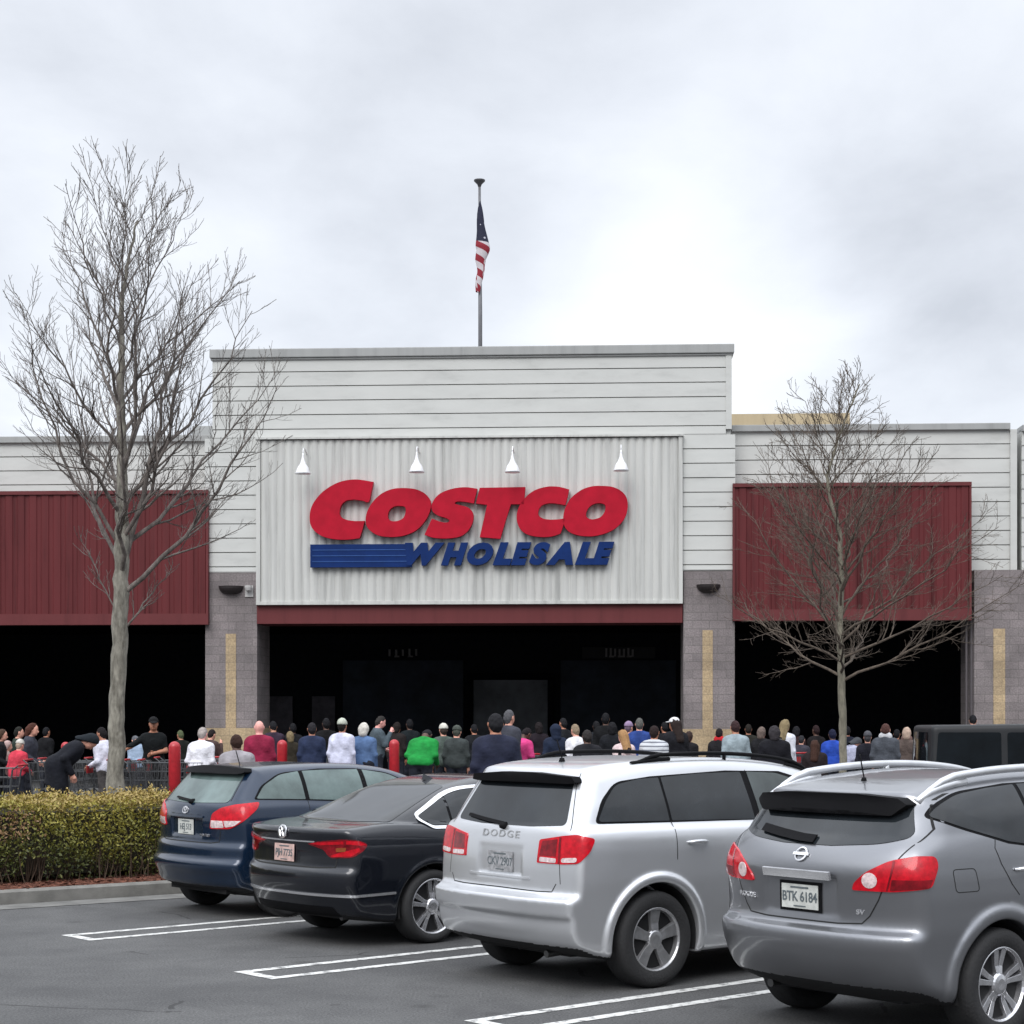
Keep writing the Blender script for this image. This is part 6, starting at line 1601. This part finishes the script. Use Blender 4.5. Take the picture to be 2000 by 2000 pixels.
def build_people():
    K = (22,22,26); N_ = (34,40,62)
    L = [
     (2,1424,104,-75,'cart','person in black coat cut off by the left edge of the photo',dict(skin='l',hair='bob_hair',hc=(70,50,38),wearing='coat',tc=K,pc=K)),
     (14,1446,102,-60,'stand2','person with pale pinkish hood between the left edge and the red jacketed child',dict(hair=None,extra=[('hood',(180,150,145))],tc=(150,125,120))),
     (36,1443,108,-25,'cart','child in bright pink red jacket with white knitted hat by the carts',dict(hair='short_hair',hc=(170,150,130),tc=(215,52,72),extra=[('beanie',(205,200,190))])),
     (36,1419,98,-70,'fold','person in dark green jacket bowing behind the child with knitted hat',dict(hair='short_hair',hc=(30,30,26),tc=(38,50,42))),
     (62,1412,106,-88,'cart','brown haired man in charcoal jacket facing right, hands on a cart handle',dict(hair='bob_hair',hc=(74,40,30),skin='l',tc=(52,54,64),pc=(50,52,60))),
     (160,1432,116,-70,'bend','person in black hooded coat bending forward beside the white shirted woman',dict(hair=None,extra=[('hood',(24,30,36))],wearing='coat',tc=(22,24,32),pc=(16,18,26))),
     (199,1420,112,60,'cart','black haired woman in loose white shirt facing left beside the tall tree trunk',dict(hair='short_hair',hc=(26,22,24),skin='m',wearing='jacket',tc=(222,222,238),pc=(95,90,88),bw=1.00)),
     (262,1436,100,30,'hunch','person in pale blue grey top stooping just right of the tall tree trunk',dict(hair='short_hair',hc=(90,92,98),tc=(140,160,185),pc=(60,60,66))),
     (301,1398,104,-168,'reach','cart attendant in black facing the camera with one bare forearm out to the side',dict(skin='m',hair=None,wearing='tshirt',tc=(14,18,20),pc=(18,18,20),extra=[('cap',(18,18,20))])),
     (393,1420,112,-8,'cart','grey haired man in white shirt and red shorts with his back turned',dict(skin='p',hair='short_hair',hc=(165,155,150),wearing='sweater',tc=(232,232,240),pc=(190,40,48),legs='shorts',bw=1.09)),
     (412,1424,96,-30,'phone','dark haired person looking down right behind the man in red shorts',dict(hair='short_hair',hc=(30,24,24),tc=(70,52,50))),
     (461,1434,128,5,'stand2','broad man with cropped dark hair in light grey sweater in front of the pier',dict(skin='d',hair='short_hair',hc=(58,38,32),wearing='sweater',tc=(165,160,165),bw=1.17)),
     (506,1406,112,-6,'stand','bald pink headed man in crimson sweatshirt beside the left pier',dict(skin='p',hair=None,wearing='jacket',tc=(150,28,62),bw=1.06)),
     (533,1408,92,20,'phone','person in dark purple right of the man in crimson',dict(skin='m',hair='short_hair',hc=K,tc=(48,36,52))),
     (566,1428,92,10,'stand','short sandy haired person behind the bollard near the blue hatchback',dict(hair='bob_hair',hc=(130,112,80),tc=(46,40,30))),
     (609,1411,103,2,'stand','dark haired person in navy blue jacket right of the second bollard',dict(skin='m',hair='short_hair',hc=(38,36,40),tc=(36,46,74),bw=1.07)),
     (637,1402,90,15,'stand','dim figure all in black between the navy jacket and the white hoodie',dict(skin='d',hair='short_hair',hc=K,tc=(14,14,16))),
     (668,1402,105,-12,'stand','man in white hoodie and off white beanie above the blue hatchback roof',dict(skin='m',hair='short_hair',hc=(28,24,22),tc=(210,212,236),extra=[('beanie',(190,196,180))])),
     (710,1411,104,-4,'stand2','white haired woman in denim blue jacket beside the white hoodie',dict(hair='bob_hair',hc=(205,200,190),wearing='sweater',tc=(82,112,158),bw=1.10)),
     (742,1398,92,-70,'phone','person in slate grey looking right, close beside the denim blue jacket',dict(skin='p',hair='short_hair',hc=(45,42,40),tc=(70,82,90))),
     (829,1424,102,0,'hunch','person in bright green sweater stooping with head down',dict(skin='d',hair='short_hair',hc=K,wearing='jacket',tc=(24,150,60),bw=1.25)),
     (866,1412,98,-5,'stand','person in olive grey jacket and white cap right of the green sweater',dict(hair='short_hair',hc=(60,50,44),tc=(74,86,80),extra=[('beanie',(214,212,200))],bw=1.04)),
     (892,1416,100,4,'stand2','person in dark grey green coat and grey knit hat beside the white cap',dict(hair='short_hair',hc=(66,70,62),tc=(54,60,60),bw=1.09,extra=[('beanie',(66,72,66))])),
     (968,1381,136,-3,'stand','very tall broad man in navy fleece, tallest in the queue',dict(skin='m',hair='short_hair',hc=(30,30,34),tc=(34,38,58),pc=(24,26,36),bw=1.17)),
     (994,1386,108,-40,'stand','person with grey hair standing close behind the very tall man',dict(hair='short_hair',hc=(80,80,84),tc=(60,62,72))),
     (1026,1421,106,-20,'lookdown','woman in hot pink hoodie looking down beside the very tall man',dict(skin='d',hair='short_hair',hc=(26,20,24),tc=(226,56,130),bw=1.04)),
     (1085,1413,98,8,'stand','person in dark navy parka with pale hat brim left of the white shirt',dict(hair='short_hair',hc=(40,44,56),tc=(26,36,58),bw=1.11,extra=[('hood',(26,36,58))])),
     (1124,1414,102,6,'stand2','sandy haired person in plain white shirt above the silver crossover roof',dict(hair='short_hair',hc=(150,130,105),wearing='sweater',tc=(228,228,234))),
     (1147,1425,116,-4,'stand','dark haired person in black jacket in front of the plain white shirt',dict(skin='d',hair='short_hair',hc=(48,44,44),tc=(28,28,34),bw=1.11)),
     (1183,1392,88,0,'stand','dim tall figure in black behind the long blond hair',dict(skin='d',hair='short_hair',hc=K,tc=(16,17,20))),
     (1196,1410,94,10,'stand','dim figure in charcoal with dark hair left of the long blond hair',dict(skin='m',hair='bob_hair',hc=K,tc=(20,22,28),bw=1.07)),
     (1217,1425,112,2,'stand2','woman with long blond hair over a pale pink top',dict(hair='long_hair',hc=(172,128,82),wearing='sweater',tc=(225,200,200))),
     (1228,1408,92,-20,'stand','person with lilac knit hat behind the long blond hair',dict(hair='short_hair',hc=(110,90,110),extra=[('beanie',(150,125,160))],tc=(46,40,60))),
     (1249,1402,96,-4,'stand','grey haired person in royal blue jacket right of the long blond hair',dict(hair='short_hair',hc=(92,92,88),tc=(38,66,140))),
     (1278,1417,112,3,'stand','dark haired person in puffy white and grey banded jacket',dict(skin='m',hair='short_hair',hc=(40,28,28),wearing='jacket',tc=(188,192,202),bands=True,bw=1.11)),
     (1318,1399,102,35,'stand','long haired person in black coat and white baseball cap by the right pier',dict(skin='m',hair='long_hair',hc=(44,34,32),wearing='coat',tc=(24,24,30),extra=[('cap',(226,226,228))],bw=1.14)),
     (1346,1428,98,-30,'stand2','person with dark brown bob hair in black beside the white baseball cap',dict(hair='bob_hair',hc=(50,36,32),tc=(24,22,26))),
     (1405,1422,98,-15,'stand','dark haired person with bright red scarf in front of the right pier',dict(skin='m',hair='short_hair',hc=(30,24,26),tc=(28,26,30),extra=[('scarf',(212,30,38))])),
     (1437,1407,106,18,'stand2','brown haired man in light grey blue shirt right of the red scarf',dict(skin='m',hair='short_hair',hc=(56,36,38),wearing='sweater',tc=(150,166,174),bw=1.06)),
     (1488,1419,96,-20,'stand','grey blond haired person in black left of the black coated woman',dict(hair='bob_hair',hc=(112,96,88),tc=(26,26,30))),
     (1513,1417,112,-8,'stand','woman in black coat with dark hair in front of the white shirted blond',dict(hair='bob_hair',hc=(52,48,52),wearing='coat',tc=(20,20,27),bw=1.15)),
     (1534,1405,98,-35,'stand2','blond person in bright white shirt partly behind the black coated woman',dict(hair='long_hair',hc=(140,122,88),wearing='sweater',tc=(226,228,238))),
     (1566,1436,92,0,'cart','person in dark grey stooping over a cart left of the thin tree trunk',dict(hair='short_hair',hc=(40,40,44),tc=(52,50,60))),
     (1592,1445,112,-6,'stand','person with long auburn brown hair in dark brown coat, standing low by thin tree trunk',dict(hair='long_hair',hc=(66,42,34),wearing='coat',tc=(38,30,32),bw=1.07)),
     (1594,1416,88,5,'stand','dim figure with dark red brown hair far back left of thin tree trunk',dict(skin='d',hair='short_hair',hc=(40,24,26),tc=(22,18,20))),
     (1627,1424,98,8,'stand2','person in vivid blue jacket directly behind the thin tree trunk',dict(skin='d',hair='short_hair',hc=(24,28,54),tc=(34,74,190),bw=1.06)),
     (1672,1440,96,-60,'hunch','person in pale lilac hoodie leaning right of the thin tree trunk',dict(hair=None,tc=(170,172,196),extra=[('hood',(60,62,66))])),
     (1695,1427,102,10,'stand','person in black vest and grey beanie left of the grey jacket',dict(hair='short_hair',hc=(70,68,72),tc=(30,30,40),extra=[('beanie',(82,82,88))])),
     (1730,1413,104,-2,'stand','man with cropped auburn hair in grey jacket with pale collar',dict(hair='short_hair',hc=(92,60,54),tc=(76,80,88),bw=1.09,extra=[('scarf',(215,215,218))])),
     (1772,1420,100,0,'stand2','blond haired person in brown scarf next to the boxy off roader',dict(hair='bob_hair',hc=(190,162,142),tc=(92,78,72),extra=[('scarf',(120,92,84))])),
     (1902,1396,84,10,'phone','person in black standing beyond the boxy off roader by the pier',dict(skin='l',hair='short_hair',hc=K,tc=(20,20,24))),
     (572,1412,86,0,'stand','dim figure in near black left of the navy blue jacket, by the dark doors',dict(skin='d',hair='short_hair',hc=K,tc=(20,20,24))),
     (775,1410,86,-20,'stand2','dim figure in dark brown behind the bollard left of the green sweater',dict(skin='m',hair='bob_hair',hc=(30,24,22),tc=(34,28,28))),
     (800,1404,84,10,'stand','dim figure in dark teal behind the left shoulder of the green sweater',dict(skin='d',hair='short_hair',hc=K,tc=(18,26,30))),
     (926,1414,88,5,'stand2','dim figure in black between grey knit hat and the very tall man',dict(skin='m',hair='short_hair',hc=K,tc=(20,22,26))),
     (1052,1410,86,-10,'stand','dim figure in dark plum right of the hot pink hoodie',dict(skin='m',hair='bob_hair',hc=(28,22,24),tc=(30,22,30))),
     (1100,1402,84,15,'stand','dim figure in charcoal behind the dark navy parka',dict(skin='m',hair='short_hair',hc=(30,30,34),tc=(26,28,32))),
     (1165,1408,86,-15,'stand2','dim figure in dark slate above the black jacket wearer',dict(skin='d',hair='short_hair',hc=K,tc=(24,28,34))),
     (1298,1410,86,0,'stand','dim figure in black between banded jacket and white baseball cap',dict(skin='m',hair='short_hair',hc=K,tc=(18,18,22))),
     (1462,1414,86,8,'stand','dim figure in dark olive right of the light grey blue shirt',dict(skin='m',hair='short_hair',hc=(34,30,26),tc=(34,34,28))),
     (1556,1418,86,-8,'stand2','dim figure in maroon brown right of the bright white shirt',dict(skin='d',hair='bob_hair',hc=K,tc=(44,24,26))),
     (1655,1418,86,5,'stand','dim figure in dark navy just right of the thin tree trunk',dict(skin='m',hair='short_hair',hc=K,tc=(22,26,40))),
     (1752,1424,88,-5,'stand','dim figure in black between grey jacket and brown scarf',dict(skin='m',hair='short_hair',hc=K,tc=(20,20,22))),
     (90,1420,86,-30,'stand','dim figure in black behind the charcoal jacketed man at left',dict(skin='m',hair='short_hair',hc=K,tc=(16,16,20))),
     (352,1426,88,20,'stand2','dim figure in dark green between nearest bollard and white shirted man',dict(skin='m',hair='short_hair',hc=(80,90,60),tc=(22,26,22))),
    ]
    for px, top, p, yaw, pose, lab, kw in L:
        person(px, top, p, yaw, pose, lab, **kw)

# ---------------------------------------------------------------- carts and bollards
def build_cart():
    root = empty('shopping_cart'); wm = mat('cart_wire', (.075,.078,.082), .45, metal=.5); rd = mat('cart_red', (.34,.012,.016), .45)
    b = MB(); z0, z1 = .52, .98
    def xw(y): return .28-.06*(y/.95)
    for k in range(4):
        t = k/3; z = z0+(z1-z0)*t; y0, y1 = .0-.04*t, .86+.09*t; a = [(-xw(y0)*(.86+.14*t),y0,z),(xw(y0)*(.86+.14*t),y0,z),(xw(y1)*(.86+.14*t),y1,z),(-xw(y1)*(.86+.14*t),y1,z),(-xw(y0)*(.86+.14*t),y0,z)]
        b.tube(a, .007 if k in (0,3) else .005, 4)
    for k in range(15):
        t = k/14
        for sd in (-1, 1):
            yb, yt = .86*t, -.04+.99*t; b.tube([(sd*xw(yb)*.86,yb,z0),(sd*xw(yt),yt,z1)], .004, 3, caps=False)
        b.tube([(-xw(.86*t)*.86,.86*t,z0),(xw(.86*t)*.86,.86*t,z0)], .004, 3, caps=False)
    for k in range(9):
        u = -1+2*k/8
        for yb, yt in ((.86,.95),(0,-.04)): b.tube([(u*xw(yb)*.86,yb,z0),(u*xw(yt),yt,z1)], .004, 3, caps=False)
    b.build('basket', wm, root)
    c = MB()
    for sd in (-1, 1):
        c.tube([(sd*.27,-.14,1.03),(sd*.27,-.04,.95),(sd*.26,.02,.45),(sd*.27,.02,.22),(sd*.26,.12,.17),(sd*.20,.86,.17)], .013, 6)
        c.tube([(sd*.20,.80,.17),(sd*.22,.45,.50)], .011, 5)
    c.tube([(-.20,.86,.17),(.20,.86,.17)], .012, 5); c.tube([(-.26,.12,.17),(.26,.12,.17)], .012, 5)
    for k in range(5): c.tube([(-.22+.11*k,.12,.18),(-.17+.085*k,.86,.18)], .005, 4)
    c.build('chassis', wm, root)
    h = MB(); h.tube([(-.27,-.14,1.03),(.27,-.14,1.03)], .019, 8); h.build('handle', rd, root, smooth=True)
    h = MB(); h.box((-.20,.945,.80),(.20,.957,.93)); h.build('front_plate', rd, root)
    for sd in (-1, 1):
        for y in (.12,.80):
            w = MB(); w.lathe([(0,-.016),(.058,-.016),(.062,-.008),(.062,.008),(.058,.016),(0,.016)], 14, 'x', o=(sd*.215,y,.062)); w.tube([(sd*.215,y,.06),(sd*.215,y,.175)], .014, 5); w.build('wheel', MAT_RUB, root)
    return root
def copy_tree(o, parent=None):
    c = o.copy(); C.objects.link(c); c.parent = parent
    for ch in list(o.children): copy_tree(ch, c)
    return c
def build_street_bits():
    proto = build_cart()
    spots = [(28,118,90),(70,112,-92),(98,110,-90),(128,110,-90),(158,109,-90),(188,109,-90),(232,112,-90),(262,112,-90),(292,112,-90),(322,108,-88),(415,108,5),(470,112,2),(610,96,4),(1030,99,-6),(1437,98,3),(1566,96,0),(1120,95,4),(1720,96,6)]
    wh = ['at the far left edge before the black coated person','first of the nested carts right of the left edge','second in the nested row at left','third in the nested row at left','fourth in the nested row, by the black hooded coat','fifth in the nested row, left of the tree trunk',
          'directly right of the tall tree trunk','between the tree trunk and the cart attendant','in front of the cart attendant','between cart attendant and nearest bollard','ahead of the man in red shorts','ahead of the man in light grey sweater','ahead of the navy blue jacket','ahead of the hot pink hoodie','ahead of the light grey blue shirt','held by the stooping person in dark grey','ahead of the plain white shirt','ahead of the grey jacket with pale collar']
    for i, ((px, p, yaw), w) in enumerate(zip(spots, wh)):
        o = proto if i == 0 else copy_tree(proto)
        Y = F/p; hold = i >= 10
        Yc = Y+(.42 if hold else 0); o.location = ((px-1000)/p, Yc, ground_z(Yc)); o.rotation_euler = (0,0,R(yaw))
        tag(o, 'grey wire cart with red handle, '+w, 'shopping cart', 'shopping carts outside the store')
    rm = mat('bollard_red', (.40,.012,.020), .42, var=.18, scale=7, coat=.2)
    bl = [(128,1449,98,17,'small and leftmost, behind the carts'),(341,1448,116,23,'nearest and tallest, left of the man in red shorts'),(551,1445,103,20,'right of the man in crimson'),(770,1444,105,20,'left of the green sweater')]
    for px, top, p, w, lab in bl:
        Y = F/p; g = ground_z(Y); zt = H-(top-1405)/p-g; r = w/2/p
        root = empty('bollard', ((px-1000)/p, Y, g)); tag(root, 'red round topped bollard, '+lab, 'bollard', 'red bollards before the entrance')
        mb = MB(); mb.lathe([(r,-.02),(r,zt-r)]+[(r*math.cos(a), zt-r+r*math.sin(a)) for a in np.linspace(.15, math.pi/2, 7)], 24, 'z'); mb.build('sleeve', rm, root, smooth=True)
        mb = MB(); mb.lathe([(r*1.5,-.02),(r*1.5,.02),(r*1.05,.035),(0,.036)], 20, 'z'); mb.build('base_ring', mat('kerb_concrete', (.17,.165,.152), .85), root)
# ---------------------------------------------------------------- camera, sky, light
def camera_and_light():
    cam = bpy.data.cameras.new('camera'); co = bpy.data.objects.new('camera', cam); C.objects.link(co)
    co.location = (0,0,H); co.rotation_euler = (R(90),0,0)
    cam.lens = 36*F/2000; cam.sensor_width = 36; cam.shift_y = .2025; cam.clip_end = 3000; cam.clip_start = .1
    bpy.context.scene.camera = co
    w = bpy.data.worlds.new('World'); bpy.context.scene.world = w; w.use_nodes = True
    nt = w.node_tree; N = nt.nodes; L = nt.links
    for n in list(N): N.remove(n)
    out = N.new('ShaderNodeOutputWorld')
    sky = N.new('ShaderNodeTexSky'); sky.sky_type = 'NISHITA'; sky.sun_disc = False
    sky.sun_elevation = R(42); sky.sun_rotation = R(200)
    b1 = N.new('ShaderNodeBackground'); b1.inputs[1].default_value = .07; L.new(sky.outputs[0], b1.inputs[0])
    tc = N.new('ShaderNodeTexCoord')
    sep = N.new('ShaderNodeSeparateXYZ'); L.new(tc.outputs['Generated'], sep.inputs[0])
    def math_(op, a, b=None, clamp=False):
        m = N.new('ShaderNodeMath'); m.operation = op; m.use_clamp = clamp
        for i, v in enumerate((a, b)):
            if v is None: continue
            if isinstance(v, (int, float)): m.inputs[i].default_value = v
            else: L.new(v, m.inputs[i])
        return m.outputs[0]
    z = math_('MAXIMUM', sep.outputs[2], 0.0)
    den = math_('ADD', z, .22)
    u = math_('DIVIDE', sep.outputs[0], den); v = math_('DIVIDE', sep.outputs[1], den)
    cmb = N.new('ShaderNodeCombineXYZ'); L.new(u, cmb.inputs[0]); L.new(v, cmb.inputs[1])
    def noise(sc, det, rough, off, dist=0):
        mp = N.new('ShaderNodeMapping'); mp.inputs['Location'].default_value = off; mp.inputs['Scale'].default_value = (1,.75,1)
        L.new(cmb.outputs[0], mp.inputs[0])
        n = N.new('ShaderNodeTexNoise'); n.inputs['Scale'].default_value = sc; n.inputs['Detail'].default_value = det
        n.inputs['Roughness'].default_value = rough; n.inputs['Distortion'].default_value = dist
        L.new(mp.outputs[0], n.inputs[0]); return n.outputs[0]
    n1 = noise(1.1, 4, .45, (3.1,1.7,0), .3); n2 = noise(3.4, 8, .56, (7.3,2.2,0), .2)
    s = math_('ADD', math_('MULTIPLY', n1, .62), math_('MULTIPLY', n2, .38))
    # broad thinner spot of cloud low above the store, denser grey bank higher to the right
    def lobe(d, sharp, amp):
        vm = N.new('ShaderNodeVectorMath'); vm.operation = 'DOT_PRODUCT'
        L.new(tc.outputs['Generated'], vm.inputs[0]); vm.inputs[1].default_value = Vector(d).normalized()
        e = math_('EXPONENT', math_('MULTIPLY', math_('SUBTRACT', vm.outputs['Value'], 1.0), sharp))
        return math_('MULTIPLY', e, amp)
    def dirpx(px, py): return ((px-1000)/F, 1, (1405-py)/F)
    for d, sh, am in ((dirpx(1330,640), 230, .20), (dirpx(1000,250), 160, -.08), (dirpx(60,720), 220, .10), (dirpx(700,330), 90, .02), (dirpx(1500,200), 130, -.08),
                      (dirpx(1250,330), 260, -.03), (dirpx(1850,480), 260, -.03), (dirpx(250,60), 120, .02), (dirpx(400,130), 300, -.03)):
        s = math_('ADD', s, lobe(d, sh, am))
    rp = N.new('ShaderNodeValToRGB'); L.new(s, rp.inputs[0])
    e = rp.color_ramp.elements; e[0].position = .33; e[0].color = (.57,.60,.66,1)
    e[1].position = .72; e[1].color = (.97,.98,1.0,1)
    m_ = e.new(.47); m_.color = (.74,.775,.84,1); m2 = e.new(.58); m2.color = (.86,.895,.95,1)
    up = N.new('ShaderNodeMapRange'); L.new(z, up.inputs[0]); up.inputs[1].default_value = .38; up.inputs[2].default_value = .75
    up.inputs[3].default_value = 1.0; up.inputs[4].default_value = SKY_TOP
    # unseen brighter sky added behind the camera to light the store walls
    back = lobe((-.3,-1,1.0), 5.0, SKY_BACK)
    st = math_('ADD', up.outputs[0], back)
    # unseen low sky behind the camera dimmed for darker car reflections
    lowb = N.new('ShaderNodeMapRange'); L.new(z, lowb.inputs[0]); lowb.inputs[1].default_value = .05; lowb.inputs[2].default_value = .45; lowb.inputs[3].default_value = .65; lowb.inputs[4].default_value = 0
    bk = N.new('ShaderNodeMapRange'); L.new(sep.outputs[1], bk.inputs[0]); bk.inputs[1].default_value = .5; bk.inputs[2].default_value = -.3; bk.inputs[3].default_value = 0; bk.inputs[4].default_value = 1
    st = math_('MULTIPLY', st, math_('SUBTRACT', 1.0, math_('MULTIPLY', lowb.outputs[0], bk.outputs[0])))
    b2 = N.new('ShaderNodeBackground'); L.new(rp.outputs[0], b2.inputs[0]); L.new(st, b2.inputs[1])
    mx = N.new('ShaderNodeMixShader'); mx.inputs[0].default_value = .9
    L.new(b1.outputs[0], mx.inputs[1]); L.new(b2.outputs[0], mx.inputs[2]); L.new(mx.outputs[0], out.inputs[0])
    su = bpy.data.lights.new('sun', 'SUN'); so = bpy.data.objects.new('sun', su); C.objects.link(so)
    su.energy = SUN_E; su.angle = R(35); su.color = (1,.97,.93)
    so.rotation_euler = Vector((.34,.94,-.95)).to_track_quat('-Z', 'Y').to_euler()
    sc = bpy.context.scene
    sc.view_settings.view_transform = 'Standard'; sc.view_settings.look = 'None'; sc.view_settings.exposure = EXPO; sc.view_settings.gamma = 1
    sc.render.engine = 'CYCLES'
    sc.cycles.max_bounces = 6; sc.cycles.use_denoising = True
    sc.world.cycles.sampling_method = 'AUTOMATIC'
SKY_TOP = 2.1; SKY_BACK = .9; SUN_E = 1.4; EXPO = 0.28
camera_and_light()
import time
def T(f):
    t=time.time(); f(); print(f.__name__, round(time.time()-t,1), flush=True)
for f in (build_ground, build_trees, build_store, build_sign, build_flag, build_cars, build_people, build_street_bits): T(f)
